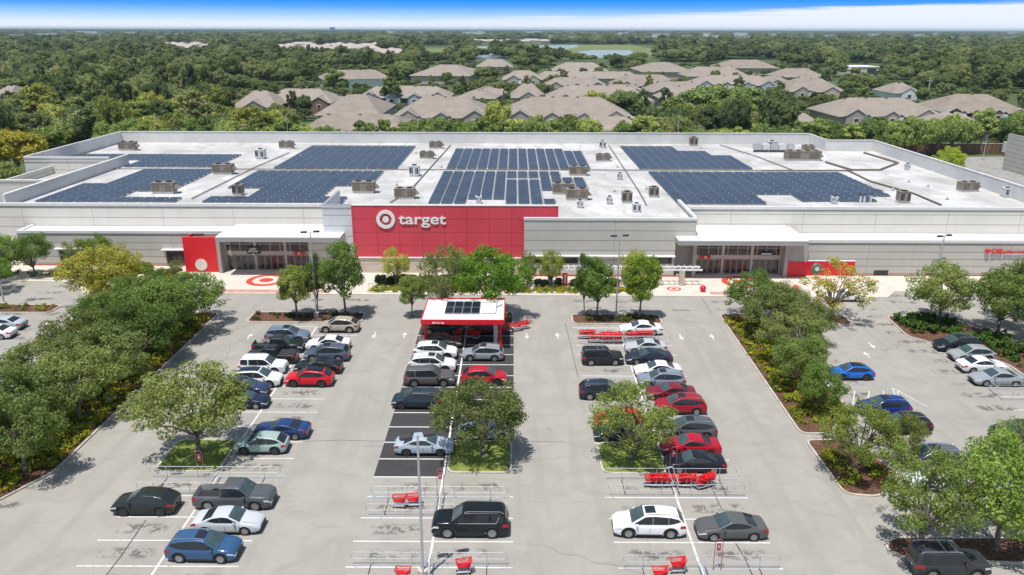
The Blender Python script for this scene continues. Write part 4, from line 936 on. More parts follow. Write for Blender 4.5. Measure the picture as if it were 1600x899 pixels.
    if isbox:
        for w in wx:
            for s in (1, -1):
                ring = []
                for k in range(13):
                    a = math.pi * k / 12; ring.append([(w + (wr + .07) * math.cos(a), s * (Wd / 2 + .008), wr * .98 + (wr + .07) * math.sin(a)), (w + (wr + .14) * math.cos(a), s * (Wd / 2 + .006), wr * .98 + (wr + .14) * math.sin(a))])
                m.grid(ring if s > 0 else ring[::-1])
    # hood seam and rear deck seam
    for s in (1, -1):
        pts = [(x, s * hw(x) * .72, top(x) + .028) for x in np.linspace(.5 * hl, .9 * hl, 5)]
        for a_, c_ in zip(pts, pts[1:]): m.tube(a_, c_, .008, n=4)
    m.box(-hl - .015, -hl + .05, -.7, .7, .3, .45)
    out.append(('trim', m.mesh('trim', M_trim), None))
    m = MB()
    for s in (1, -1): m.box(-hl - .02, -hl, -.16, .16, .55, .67)
    out.append(('number_plate', m.mesh('number_plate', M_plate), None))
    xm = x_ws - .42
    for s in (1, -1):
        m = MB(); c = (xm, s * (gw(xm) + .13), top(xm) + .05); m.lathe([(.001, -.07), (.09, -.06), (.11, 0), (.07, .07), (.001, .09)], 8, c, 'x'); m.tube((xm, s * (gw(xm) - .02), top(xm) + .0), (xm, s * (gw(xm) + .1), top(xm) + .04), .03, n=5); out.append(('wing_mirror', m.mesh('wing_mirror', M_paint, smooth=True), 'paint'))
    if kind in ('suv', 'boxy', 'jeep'):
        for s in (1, -1):
            m = MB(); y = s * (gw(0) - TUM * (roof(0) - zbelt) - .10); m.path([(x_r1 + .05, y, roof(x_r1 + .05) + .03), (x_r1 + .25, y, roof(-.4 * hl) + .06), (x_rf - .3, y, roof(0) + .06), (x_rf - .08, y, roof(x_rf - .08) + .02)], .022, 5); out.append(('roof_rail', m.mesh('roof_rail', M_chrome), None))
        m = MB()
        if kind == 'jeep':
            for xx in (-.6, .0): out.append(('roof_bar', (lambda q_: (q_.tube((xx, -.7, roof(0) + .09), (xx, .7, roof(0) + .09), .025, n=5), q_.mesh('roof_bar', M_chrome))[1])(MB()), None))
    if kind == 'pickup':
        m = MB(); m.box(-.30 * hl, .2 * hl, -.62, .62, roof(0) + .018, roof(0) + .03); out.append(('bed_liner', (lambda z: z.mesh('bed_liner', M_trim))(_bed(bed, hl, Wd)), None))
    return out, (hl, Wd, wr, wx)
def _bed(bed, hl, Wd):
    m = MB(); m.box(bed[0] * hl + .03, bed[1] * hl - .03, -Wd / 2 * .78, Wd / 2 * .78, .62, .66)
    for i in range(9): y = -.7 + i * .175; m.box(bed[0] * hl + .05, bed[1] * hl - .05, y - .02, y + .02, .66, .68)
    return m
def wheel_mesh(wr, dark):
    t = MB(); w = .11
    t.lathe([(wr * .62, -w), (wr * .9, -w), (wr, -w * .6), (wr, w * .6), (wr * .9, w), (wr * .62, w), (wr * .62, -w)], 22, axis='y')
    r = MB(); n = 5
    r.lathe([(wr * .55, w * .9), (wr * .66, w * 1.02), (wr * .66, w * .7), (wr * .55, w * .7)], 22, axis='y'); r.lathe([(.001, w * .75), (wr * .14, w * .95), (wr * .15, w * .6)], 10, axis='y')
    for i in range(n * 2):
        a = 2 * math.pi * (i // 2) / n + (.16 if i % 2 else -.16); c, s = math.cos(a), math.sin(a)
        r.tube((c * wr * .12, w * .85, s * wr * .12), (c * wr * .6, w * .9, s * wr * .6), wr * .045, n=4)
    d = MB(); d.lathe([(.001, w * .45), (wr * .63, w * .45)], 18, axis='y')
    return t.mesh('tyre', M_tyre, smooth=False), r.mesh('rim', M_rimd if dark else M_rim), d.mesh('brake_disc', M_trim)
CM = {k: car_meshes(k) for k in CK}
WM = {(k, d): wheel_mesh(CK[k]['wr'], d) for k in CK for d in (False, True)}
M_blackroof = plain('black_roof_glass', (0.012, 0.014, 0.02), 0.08, world=False)
def car(kind, x, y, face, col, label, dark=False, s=1.0, yaw=0.0, extra=None, name=None):
    parts, (hl, Wd, wr, wx) = CM[kind]
    nm = name or {'sedan': 'sedan', 'coupe': 'coupe', 'suv': 'suv', 'cross': 'crossover', 'boxy': 'suv', 'jeep': 'suv', 'pickup': 'pickup_truck'}[kind]
    t = thing(nm, label, 'pickup truck' if kind == 'pickup' else 'car', (x, y, 0.006), (0 if face > 0 else math.pi) + R(yaw), 'cars parked in the car park'); t.scale = (s, min(1.0, s * 1.02), s)
    for n_, me, p in parts:
        o = put(n_, me, t)
        if p: o.color = (*col, 1)
    for w in wx:
        for sg_ in (1, -1):
            e = bpy.data.objects.new('wheel', WM[(kind, dark)][0]); C.objects.link(e); e.parent = t; e.location = (w, sg_ * (Wd / 2 - .125), wr)
            if sg_ < 0: e.rotation_euler = (0, 0, math.pi)
            put('rim', WM[(kind, dark)][1], e); put('brake_disc', WM[(kind, dark)][2], e)
    if extra == 'blackroof':
        q = CK[kind]; hl_ = q['L'] / 2; rx = [p[0] * hl_ for p in q['roof']]; z = max(p[1] for p in q['roof']); m = MB(); rows = []
        for xx in np.linspace(rx[1] + .1, rx[-2] - .05, 8):
            zr = float(np.interp(xx, rx, [p[1] for p in q['roof']])); rows.append([(xx, yy * (q['W'] / 2 * .93 - .30 * .55 - .16), zr + .045 - .02 * yy * yy) for yy in (-1, -.5, 0, .5, 1)])
        m.grid(rows); m.build('glass_roof', M_blackroof, t, local=True)
    if extra == 'tonneau':
        m = MB(); m.box(-2.8, -.98, -.84, .84, 1.13, 1.17); m.build('bed_cover', M_trim, t, local=True)
    if extra == 'stripe':
        for y_ in (-.93, .93):
            m = MB(); m.box(-1.75, .95, y_ - .02, y_ + .02, 1.135, 1.175); m.tube((-1.75, y_, 1.15), (-1.95, y_ * .93, 1.6), .025, n=5); m.tube((-1.4, y_ * .99, .42), (1.0, y_ * .99, .42), .05, n=6); m.build('chrome_strip', M_chrome, t, local=True)
    return t
WH = (0.80, 0.80, 0.79); SI = (0.42, 0.45, 0.48); DG = (0.075, 0.078, 0.08); BK = (0.012, 0.013, 0.016); RD = (0.45, 0.012, 0.018); MR = (0.20, 0.012, 0.022); NV = (0.018, 0.035, 0.085)
L_ = 'left'
CARS = [
 ('cross', 222, 807, -1, (0.022, 0.028, 0.026), 'dark green crossover alone at the left end, below the long left corral', True),
 ('pickup', 363, 798, 1, (0.085, 0.095, 0.105), 'dark grey pickup truck with open bed just below the long left cart corral', False, .98),
 ('sedan', 353, 836, 1, (0.52, 0.55, 0.58), 'silver white sedan between the dark grey pickup and the blue crossover', False, .98),
 ('suv', 314, 880, 1, (0.035, 0.095, 0.20), 'steel blue crossover at the bottom left, nearest the camera in the left row', False, .97),
 ('cross', 406, 711, -1, (0.33, 0.43, 0.39), 'pale sage green crossover half under the big left island oak', True, .95),
 ('coupe', 437, 688, -1, (0.018, 0.045, 0.15), 'deep blue muscle coupe above the sage green crossover', False, .98),
 ('sedan', 378, 640, 1, (0.014, 0.02, 0.05), 'navy sedan with its nose out from behind the big left island oak', False, .95),
 ('suv', 379, 622, 1, (0.03, 0.045, 0.10), 'dark blue car with silver roof edge above the navy nose, partly behind the oak', False, .95),
 ('suv', 400, 606, 1, WH, 'white SUV with black glass roof, lower of the two white SUVs of the left row', False, .98, 'blackroof'),
 ('boxy', 409, 586, 1, WH, 'white boxy SUV with plain roof, upper of two white SUVs in the left row', False, .93),
 ('pickup', 422, 570, -1, BK, 'black pickup with covered bed and red tail lights toward the aisle', True, .92, 'tonneau'),
 ('pickup', 433, 553, 1, (0.014, 0.022, 0.022), 'black green pickup with open bed facing the row centre', False, .93),
 ('suv', 447, 537, 1, (0.14, 0.19, 0.27), 'blue grey SUV at the top of the left half of the left row', False, 1.0),
 ('cross', 528, 521, -1, (0.40, 0.36, 0.28), 'champagne beige crossover beside the planted island at the top of the left row', False, 1.03),
 ('sedan', 511, 549, -1, WH, 'white sedan with dark rear window below the champagne crossover', True, .98),
 ('suv', 509, 566, -1, (0.075, 0.10, 0.15), 'slate blue SUV between the white sedan and the black coupe', False, .98),
 ('coupe', 495, 586, -1, BK, 'black coupe directly above the bright red car', True, 1.0),
 ('cross', 481, 606, -1, (0.62, 0.006, 0.014), 'bright red car with black glass roof at the lower end of the left row cluster', True, 1.04, 'blackroof'),
 ('boxy', 691, 524, 1, (0.05, 0.085, 0.07), 'dark green SUV in the shade under the left half of the pickup canopy', False, .95),
 ('sedan', 687, 545, 1, (0.10, 0.085, 0.08), 'bronze grey sedan just in front of the pickup canopy, left half of the middle row', False, .98),
 ('suv', 680, 562, 1, WH, 'white SUV with a square sunroof, upper of the two white SUVs of the middle row', True, .96),
 ('suv', 675, 583, 1, (0.78, 0.79, 0.80), 'white SUV with black quarter windows right above the grey truck like SUV', True, 1.0),
 ('boxy', 670, 605, 1, (0.10, 0.095, 0.09), 'brown grey full size SUV in the middle of the middle row', False, .97),
 ('suv', 650, 640, -1, (0.02, 0.035, 0.05), 'blue black crossover below the brown grey SUV, its rear under the middle oak', True, .95),
 ('sedan', 662, 713, 1, (0.37, 0.44, 0.50), 'pale blue silver sedan on the dark asphalt left of the middle lawn island', True, 1.0),
 ('suv', 762, 523, -1, (0.20, 0.03, 0.025), 'dark red SUV in the shade under the right half of the pickup canopy', False, .92),
 ('suv', 754, 565, -1, (0.27, 0.29, 0.32), 'silver grey crossover below the canopy in the right half of the middle row', False, .92),
 ('cross', 756, 603, 1, (0.42, 0.012, 0.022), 'red crossover with a glass windshield to the right, above the middle oak', True, 1.0),
 ('sedan', 758, 688, -1, (0.30, 0.40, 0.50), 'pale blue sedan hidden behind the middle oak', False, .98),
 ('boxy', 734, 842, -1, (0.008, 0.010, 0.012), 'large black SUV with chrome window line near the bottom of the middle row', False, 1.04, 'stripe'),
 ('jeep', 942, 572, 1, (0.02, 0.02, 0.022), 'black boxy SUV with roof bars alone in the left half of the right row', False, .98),
 ('suv', 944, 626, 1, (0.018, 0.025, 0.05), 'midnight blue SUV with red tail lights at the upper left of the right oak', False, .97),
 ('cross', 969, 672, -1, (0.62, 0.03, 0.015), 'orange red car mostly hidden under the right oak', False, 1.0),
 ('sedan', 971, 692, -1, (0.012, 0.025, 0.055), 'dark blue small car right above the right lawn island', False, .95),
 ('suv', 1015, 842, -1, (0.86, 0.86, 0.86), 'white SUV with a big glass roof near the bottom of the right row', False, 1.03),
 ('sedan', 1002, 525, -1, WH, 'white sedan beside the planted island at the top of the right row', False, 1.0),
 ('sedan', 1010, 553, -1, (0.45, 0.47, 0.50), 'silver sedan right below the upper cart corral', False, .93),
 ('sedan', 1015, 571, -1, (0.022, 0.03, 0.05), 'dark navy sedan between the silver sedan and the lower white sedan', False, 1.0),
 ('sedan', 1029, 591, -1, WH, 'white sedan between the dark navy sedan and the blue silver SUV', True, .97),
 ('suv', 1035, 608, -1, (0.22, 0.26, 0.32), 'blue silver SUV with a green tinted windshield in the right row', False, .95),
 ('sedan', 1050, 627, -1, MR, 'maroon sedan between the blue silver SUV and the red SUV', True, .95),
 ('suv', 1065, 649, -1, (0.33, 0.008, 0.018), 'dark red SUV with roof bars right of the right oak', False, .95),
 ('suv', 1078, 688, -1, (0.085, 0.10, 0.115), 'slate grey crossover between the dark red SUV and the cherry red sedan', False, .97),
 ('sedan', 1081, 714, -1, (0.40, 0.008, 0.02), 'cherry red sedan right above the black sedan', True, 1.0),
 ('sedan', 1088, 741, -1, (0.012, 0.015, 0.02), 'black sedan right behind the red carts of the right corral', False, .98),
 ('sedan', 1145, 846, -1, (0.10, 0.10, 0.10), 'dark grey sedan at the lower right of the right row', False, .99),
 ('cross', 1334, 595, -1, (0.01, 0.14, 0.55), 'bright blue small crossover with black roof in the right lot', True, .92, 'blackroof'),
 ('suv', 1385, 652, -1, (0.01, 0.03, 0.20), 'dark royal blue SUV behind the thin tree in the right lot', False, .95),
 ('suv', 1416, 680, -1, BK, 'black car with red tail light below the royal blue SUV', False, .95),
 ('suv', 1462, 737, -1, (0.10, 0.11, 0.13), 'dark grey SUV with a blue sheen on its roof, lower right lot', False, 1.02),
 ('sedan', 1470, 770, -1, (0.55, 0.62, 0.68), 'pale car showing only in gaps between the lower right trees', False, .95),
 ('jeep', 1490, 908, 1, (0.035, 0.04, 0.045), 'dark SUV with silver roof rails cut off by the bottom right frame edge', False, 1.08),
 ('suv', 1500, 551, -1, (0.014, 0.02, 0.028), 'black crossover topmost in the far right column, beside the shrubs', False, .98),
 ('cross', 1523, 567, -1, (0.30, 0.33, 0.33), 'grey green crossover second from the top in the far right column', False, 1.0),
 ('sedan', 1540, 584, 1, WH, 'white sedan third from the top in the far right column', False, 1.0),
 ('sedan', 1563, 605, -1, (0.30, 0.33, 0.35), 'grey silver sedan lowest in the far right column, above the right corral', False, 1.02),
 ('sedan', 1, 517, -1, (0.42, 0.47, 0.52), 'pale blue silver sedan at the left frame edge, upper of two', False, .98),
 ('sedan', -16, 531, -1, WH, 'white sedan cut by the left frame edge, lower of two', False, .98),
 ('sedan', 1323, 472, -1, (0.80, 0.82, 0.82), 'white car seen through the sparse yellowish tree before the right entrance', False, .95),
 ('suv', 1600, 693, -1, (0.03, 0.03, 0.033), 'black car cut by the right frame edge behind the lower right trees', False, .95),
]
for c in CARS:
    k, px, py, f, col, lab = c[:6]; dk = c[6] if len(c) > 6 else False; s = c[7] if len(c) > 7 else 1.0; ex = c[8] if len(c) > 8 else None
    x, y = at(px, py); y += CK[k]['W'] / 2 * s - .1
    rg = random.Random(px * 7 + py)
    car(k, x, y, f, col, lab, dk, s, rg.uniform(-1.6, 1.6), ex)

# ================================================================= CART CORRALS AND CARTS
def mesh_corral(half):
    P = []; L = 5.0
    for y in (-1.15, 1.15):
        b = MB(); r = .024; pts = [(0, y, 1.0), (half * (L - .25), y, 1.0)]
        for k in range(1, 8): a = math.pi * k / 8; pts.append((half * (L - .25 + .25 * math.sin(a)), y, .75 + .25 * math.cos(a)))
        pts += [(half * (L - .25), y, .5), (0, y, .5)]
        b.path(pts, r, 6); P.append(('rail', b.mesh('rail', M_galv)))
    b = MB()
    for y in (-1.15, 1.15): b.box(min(0, half * L), max(0, half * L), y - .05, y + .05, .0, .03)
    P.append(('ground_rail', b.mesh('ground_rail', M_galv)))
    for x in (half * 1.0, half * 3.7):
        for y in (-1.15, 1.15): b = MB(); b.tube((x, y, 0), (x, y, 1.0), .026, n=6); b.box(x - .08, x + .08, y - .08, y + .08, 0, .02); P.append(('post', b.mesh('post', M_galv)))
    b = MB(); b.tube((half * 3.7, -1.15, .02), (half * 3.7, 1.15, .02), .03, n=6); P.append(('crossbar', b.mesh('crossbar', M_dark)))
    b = MB(); b.tube((half * .1, -1.15, .9), (half * .1, 1.15, .9), .03, n=6); b.tube((half * .1, -1.15, .5), (half * .1, 1.15, .5), .03, n=6); P.append(('end_rail', b.mesh('end_rail', M_galv)))
    return P
CR = {1: mesh_corral(1), -1: mesh_corral(-1)}
def corral(x, y, half, label):
    t = thing('cart_corral', label, 'cart corral', (x, y, 0.004), 0, 'cart corrals in the car park')
    for n_, me in CR[half]: put(n_, me, t)
def row_y(k): return Y0 + DY * (k + .5)
for x, y, nm in ((-23.2, 53.1, 'below the left lawn island'), (-5.5, 50.4, 'above the large black SUV of the middle row'), (12.25, 53.1, 'below the right lawn island'), (-5.5, 42.6, 'at the bottom of the middle row'), (12.25, 42.4, 'at the bottom of the right row'), (12.25, 83.3, 'beside the white sedan, top right row')):
    corral(x - .1, y, -1, 'left half of the galvanised cart corral ' + nm); corral(x + .1, y, 1, 'right half of the galvanised cart corral ' + nm)
corral(46.3, 69.6, 1, 'galvanised cart corral in the far right column below the silver sedan')
M_redl = plain('red_sign_hoop', (0.42, 0.12, 0.12), 0.6); M_sgn = plain('faded_sign_panel', (0.38, 0.09, 0.10), 0.6, var=.25, sc=5)
for x, y, nm in ((-24.6, 54.3, 'at the left corral under the big oak'), (-5.7, 51.8, 'at the corral above the black SUV'), (13.0, 43.4, 'at the bottom corral of the right row'), (12.35, 55.2, 'at the right corral by the black sedan')):
    t = thing('corral_sign', 'red hoop sign ' + nm, 'sign', (x, y, 0), 0, 'cart return signs')
    b = MB(); pts = [(0, 0, 0), (0, 0, 2.1)]
    for k in range(1, 8): a = math.pi * k / 8; pts.append((.25 - .25 * math.cos(a), 0, 2.1 + .25 * math.sin(a)))
    pts += [(.5, 0, 2.1), (.5, 0, 0)]; b.path(pts, .025, 6); b.build('hoop', M_redl, t, local=True)
    b = MB(); b.box(.12, .38, -.02, .02, 1.5, 2.05); b.build('sign_panel', M_sgn, t, local=True)
    b = MB(); b.lathe([(.001, 0), (.06, 0), (.06, .006)], 12, (.25, -.03, 1.8), 'y'); b.build('white_disc', M_white, t, local=True)
def cart_meshes():
    P = []; b = MB()
    lo = [(-.34, -.17), (.40, -.22), (.40, .22), (-.34, .17)]; hi = [(-.46, -.22), (.50, -.29), (.50, .29), (-.46, .22)]
    for i in range(4):
        j = (i + 1) % 4
        for k in range(5):
            f0, f1 = k / 5, k / 5 + .10
            def P3(q, f): return (lo[q][0] * (1 - f) + hi[q][0] * f, lo[q][1] * (1 - f) + hi[q][1] * f, .52 + .42 * f)
            b.poly([P3(i, f0), P3(j, f0), P3(j, f1), P3(i, f1)])
        b.tube((*lo[i], .52), (*hi[i], .94), .02, n=5); b.tube((*hi[i], .94), (*hi[j], .94), .028, n=6)
    b.poly([(*p, .52) for p in lo]); b.box(.2, .48, -.2, .2, .62, .64); b.poly([(.30, -.2, .64), (.30, .2, .64), (.44, .2, .98), (.44, -.2, .98)])
    P.append(('basket', b.mesh('basket', M_redpl)))
    b = MB(); b.tube((.55, -.28, 1.03), (.55, .28, 1.03), .03, n=8); b.tube((.5, -.27, .92), (.55, -.27, 1.03), .02, n=5); b.tube((.5, .27, .92), (.55, .27, 1.03), .02, n=5); P.append(('handle', b.mesh('handle', M_redpl)))
    b = MB()
    for s in (1, -1): b.path([(.48, s * .27, .9), (.42, s * .26, .22), (-.42, s * .18, .18)], .018, 5)
    b.tube((.42, -.26, .22), (.42, .26, .22), .018, n=5); b.box(-.36, .36, -.2, .2, .22, .24); P.append(('chassis', b.mesh('chassis', M_galv)))
    for x, y in ((.42, .25), (.42, -.25), (-.4, .17), (-.4, -.17)): b = MB(); b.lathe([(.001, -.02), (.065, -.02), (.065, .02), (.001, .02)], 12, (x, y, .065), 'y'); b.tube((x, y, .07), (x, y, .2), .014, n=4); P.append(('wheel', b.mesh('wheel', M_dark)))
    return P
CT = cart_meshes(); cart_n = 0
def cart(x, y, rot, label, group='red shopping carts'):
    t = thing('shopping_cart', label, 'cart', (x, y, 0.01), rot, group); t.scale = (1.0, 1.0, 1.0)
    for n_, me in CT: put(n_, me, t)
def nest(x, y, n, rot, lab, step=.30):
    for i in range(n):
        w_ = ('first', 'second', 'third', 'fourth', 'fifth', 'sixth', 'seventh', 'eighth', 'ninth', 'tenth', 'eleventh')[i]
        cart(x + i * step * math.cos(rot), y + i * step * math.sin(rot) + random.Random(i).uniform(-.03, .03), rot, '%s red cart of the line %s' % (w_, lab))
nest(7.8, 83.95, 4, 0, 'at the rear rail of the top right corral'); nest(8.8, 82.75, 3, 0, 'in the front left of the top right corral'); nest(10.1, 83.3, 6, .02, 'in the middle of the top right corral')
nest(10.1, 82.6, 6, 0, 'along the front rail of the top right corral'); nest(12.9, 83.4, 3, 0, 'just right of the corral centre, before the white sedan', .32); nest(14.2, 83.7, 4, 0, 'right part of the top right corral', .34)
nest(10.5, 53.3, 4, 0, 'left of the right corral centre', .42); nest(12.8, 53.3, 3, 0, 'right of the right corral centre', .35); nest(14.3, 53.0, 3, .5, 'askew in the right corral before the black sedan', .38)
cart(-8.35, 50.4, .0, 'left one of two red carts in the corral above the black SUV'); cart(-7.35, 50.55, .1, 'right one of two red carts in the corral above the black SUV')
cart(-7.0, 42.2, -.15, 'red cart left of the pole in the bottom middle corral'); cart(-3.2, 43.0, .15, 'red cart right of the pole in the bottom middle corral')
cart(10.6, 43.2, .1, 'red cart tipped against the rail in the bottom right corral'); cart(9.3, 42.3, 0, 'red cart at the very bottom edge left of the centre line')
cart(-6.3, 83.6, 1.2, 'left shaded red cart under the middle of the pickup canopy'); cart(-5.0, 83.9, .2, 'middle shaded red cart under the pickup canopy'); cart(-4.3, 83.5, .1, 'right shaded red cart under the pickup canopy')
cart(-.55, 86.0, 2.9, 'red cart outside the right side of the pickup canopy, closest to the post'); cart(.35, 86.2, .4, 'red cart outside the right side of the pickup canopy, in the middle'); cart(1.25, 86.9, .5, 'red cart farthest right outside the pickup canopy')

# ================================================================= CAR PARK TREES
OLIVE = (1.0, 1.0, 1.0); YEL = (1.55, 1.25, .75); LIME = (1.05, 1.35, .75); GREYG = (1.1, 1.05, 1.2); DKG = (.8, .9, .85)
TREES = [
 ('oak', -25.9, 57.9, 8.1, 4.85, 'big spreading oak on the left lawn island', (1.15, 1.15, 1.0)),
 ('oak', -2.5, 57.8, 6.9, 4.2, 'round oak on the middle lawn island, covering a pale blue sedan', (1.05, 1.05, 1.05)),
 ('open', 9.6, 57.0, 6.8, 4.0, 'lighter oak with thin crown on the right lawn island, red leaves of cars showing through', (1.25, 1.3, 1.0)),
 ('oak', -38.3, 54.6, 7.3, 3.9, 'oak with visible trunk at the near end of the long left bed', (1.05, 1.15, 1.0)),
 ('oak', -43.0, 52.0, 7.2, 3.9, 'oak cut by the left frame edge at the near end of the bed', (1.1, 1.2, 1.0)),
 ('oak', -41.6, 59.2, 7.0, 4.4, 'second oak from the near end of the long left bed', (1.0, 1.1, 1.0)),
 ('oak', -38.6, 63.5, 6.8, 4.4, 'third oak from the near end of the long left bed', (1.0, 1.1, .9)),
 ('oak', -43.2, 66.0, 6.8, 4.1, 'oak at the outer side of the left bed, middle of the row', (.95, 1.0, .95)),
 ('oak', -39.0, 69.5, 7.0, 4.9, 'oak in the middle of the long left bed, beside the aisle', (.95, 1.05, .95)),
 ('oak', -43.2, 73.5, 6.9, 4.2, 'reddish tipped oak at the outer side of the left bed', (1.05, .98, .9)),
 ('oak', -38.6, 76.0, 7.4, 5.0, 'dark dense oak of the left bed, fourth from its far end', (.74, .95, .62)),
 ('oak', -43.4, 80.5, 7.0, 4.3, 'dark dense oak at the outer side of the left bed toward the store', (.74, .95, .62)),
 ('oak', -38.4, 82.5, 7.6, 5.2, 'dark dense oak of the left bed, casting its shadow on the aisle', (.74, .95, .62)),
 ('oak', -38.2, 87.2, 6.6, 4.7, 'dark dense oak at the far end of the left bed before the left entrance', (.74, .95, .62)),
 ('oak', -43.0, 87.2, 6.9, 4.3, 'dark dense oak at the far outer end of the left bed', (.74, .95, .62)),
 ('oak', -51.6, 94.6, 7.9, 5.2, 'yellowish olive tree left of the long left bed before the left wing', (1.45, 1.22, .62)),
 ('open', -50.0, 92.8, 5.2, 2.8, 'low yellow green tree under the yellowish olive tree', (1.6, 1.35, .6)),
 ('up', -26.3, 90.4, 6.8, 2.9, 'small round tree on the island at the head of the left row, left one', (1.25, 1.25, .8)),
 ('up', -24.0, 91.2, 7.8, 1.6, 'narrow dark tree beside the pole on the island at the head of the left row', (.8, .95, .8)),
 ('up', -20.4, 90.6, 9.4, 3.2, 'tall dark green tree on the island at the head of the left row', (.85, 1.05, .75)),
 ('open', -8.3, 90.4, 9.0, 3.5, 'greyish feathery tree behind the left end of the pickup canopy', (1.1, 1.1, 1.0)),
 ('up', -12.4, 90.8, 5.6, 2.0, 'small low tree left of the pickup canopy', (1.0, 1.15, .8)),
 ('oak', -2.9, 90.4, 9.2, 4.9, 'vivid bright green tree behind the pickup canopy', (.85, 1.3, .45)),
 ('up', 10.0, 90.3, 7.6, 2.7, 'left tree on the island at the head of the right row', (.95, 1.25, .75)),
 ('up', 8.6, 90.9, 8.1, 1.6, 'narrow upright tree at the left end of the head island, right row', (.8, 1.05, .7)),
 ('up', 15.2, 90.2, 8.4, 2.8, 'right tree on the island at the head of the right row', (1.3, 1.5, .65)),
 ('open', -16.0, 102.6, 5.6, 2.3, 'thin yellow green tree before the red wall, leftmost in its bed', (1.7, 1.6, .8)),
 ('open', -8.0, 102.8, 6.2, 1.9, 'thin greyish tree before the middle of the red wall', (1.2, 1.15, .95)),
 ('open', 1.8, 102.2, 5.4, 1.7, 'thin pale tree at the corner of red wall and beige bay', (1.2, 1.25, .9)),
 ('open', 5.0, 102.6, 5.4, 2.3, 'pale green tree with full round crown before the beige bay', (1.6, 1.6, .8)),
 ('open', 11.0, 102.2, 4.0, 1.3, 'smallest green tree before the beige bay, by the arbour', (1.0, 1.2, .8)),
 ('open', 16.2, 102.0, 5.8, 2.2, 'pale feathery tree before the right half of the beige bay', (1.7, 1.6, .85)),
 ('oak', 28.8, 90.0, 6.2, 4.2, 'bright green oak at the far end of the right bed before the entrance', (.95, 1.2, .75)),
 ('oak', 31.6, 87.6, 5.4, 3.3, 'oak right of the far end of the right bed', (1.0, 1.05, 1.0)),
 ('open', 28.8, 83.5, 7.0, 4.2, 'second oak from the far end of the right bed', (1.05, 1.1, 1.0)),
 ('oak', 32.0, 81.5, 5.8, 3.4, 'greyish oak on the outer side of the right bed', (1.05, 1.05, 1.05)),
 ('open', 29.4, 76.5, 6.3, 4.0, 'feathery grey green tree in the middle of the right bed', (1.15, 1.15, 1.1)),
 ('oak', 27.9, 70.5, 6.0, 3.0, 'oak in the right bed left of the bright blue crossover', (.95, 1.1, .85)),
 ('oak', 28.0, 65.6, 4.8, 2.5, 'bright green low oak at the near end of the right bed', (1.1, 1.35, .85)),
 ('open', 26.8, 54.9, 6.4, 3.4, 'thin crowned tree with forked trunk on the small mulch island', (1.4, 1.4, .9)),
 ('open', 31.2, 56.4, 4.6, 2.0, 'thin tree beside the black car in the right lot', (1.25, 1.25, .9)),
 ('open', 27.3, 45.3, 8.0, 3.6, 'green tree with bare lower trunk on the bottom right island', (1.1, 1.2, .9)),
 ('oak', 32.6, 45.6, 8.4, 4.1, 'dense bright green tree at the right end of the bottom right island', (1.05, 1.3, .8)),
 ('open', 36.2, 43.4, 5.0, 2.4, 'low light green tree cut by the bottom right frame corner', (1.3, 1.6, .7)),
 ('open', 37.5, 51.5, 6.6, 3.0, 'tree between the lower right parked cars at the right frame edge', (1.0, 1.15, .9)),
 ('bare', 38.3, 90.0, 8.0, 4.8, 'sparse yellowish brown tree with bare branches before the right entrance', (2.0, 1.5, .85)),
 ('oak', 50.6, 88.8, 7.8, 4.6, 'large oak over the shrubs of the right lot, beside the slim pole', (1.1, 1.15, .95)),
 ('oak', 55.8, 85.6, 8.0, 4.8, 'large oak with leaning trunk at the right frame edge', (1.05, 1.15, .9)),
 ('oak', 60.5, 90.0, 7.6, 4.2, 'oak at the right frame edge nearest the pharmacy sign', (1.1, 1.15, 1.0)),
 ('oak', 59.0, 82.0, 7.0, 3.6, 'lower bright tree under the leaning oak at the right frame edge', (1.1, 1.4, .8)),
 ('oak', -71.0, 105.6, 6.6, 3.6, 'green tree at the left frame edge before the left wing', (1.0, 1.25, .8)),
 ('oak', -67.4, 106.6, 6.6, 3.2, 'dark green tree second from the left frame edge before the left wing', (.85, 1.05, .75)),
 ('oak', -68.5, 99.6, 4.8, 2.7, 'bright green small tree low at the left frame edge', (1.0, 1.4, .7)),
 ('open', -61.2, 107.0, 5.8, 2.5, 'greyish feathery tree before the left wing', (1.15, 1.1, 1.1)),
 ('oak', -58.3, 107.3, 6.2, 2.3, 'light green rounded tree before the left wing', (1.2, 1.3, .8)),
 ('open', -56.0, 105.6, 5.0, 2.5, 'olive grey tree behind the yellowish olive tree', (1.3, 1.2, .9)),
 ('open', -47.3, 106.4, 2.6, 1.2, 'small palm like shrub tree before the red portal wall', (.9, 1.0, .8)),
]
for i, (k, x, y, h, r, lab, tint) in enumerate(TREES):
    tree(k, x, y, h, r, lab, 'trees of the car park', tint)

# ---- low planting
def shrub_me(name, r, h, n, size, seed, mat):
    rg = random.Random(seed); cs = [(rg.uniform(-r, r) * .5, rg.uniform(-r, r) * .5, h * .5) for _ in range(6)]
    return leaf_mesh(name, cs, [r * .6] * 6, n, size, seed, mat, zsq=h / r * .8, core=.6)
SHM = [shrub_me('shrub_leaves', .62, .65, 420, .09, i, M_shrub) for i in range(3)]
def cover(name, regions, label, dens, size, mat, hmax=.5, tint=(1, 1, 1), seed=1):
    rg = np.random.default_rng(seed); cs = []
    for (x0, x1, y0, y1) in regions:
        for _ in range(int((x1 - x0) * (y1 - y0) * dens)): cs.append((rg.uniform(x0, x1), rg.uniform(y0, y1), rg.uniform(.15, hmax)))
    if not cs: return
    me = leaf_mesh(name, cs, [rg.uniform(.25, .5) for _ in cs], len(cs) * 34, size, seed, mat, zsq=.7, core=.5)
    o = put(name, me); o.color = (*tint, 1); tag(o, label, 'ground cover', kind='stuff')
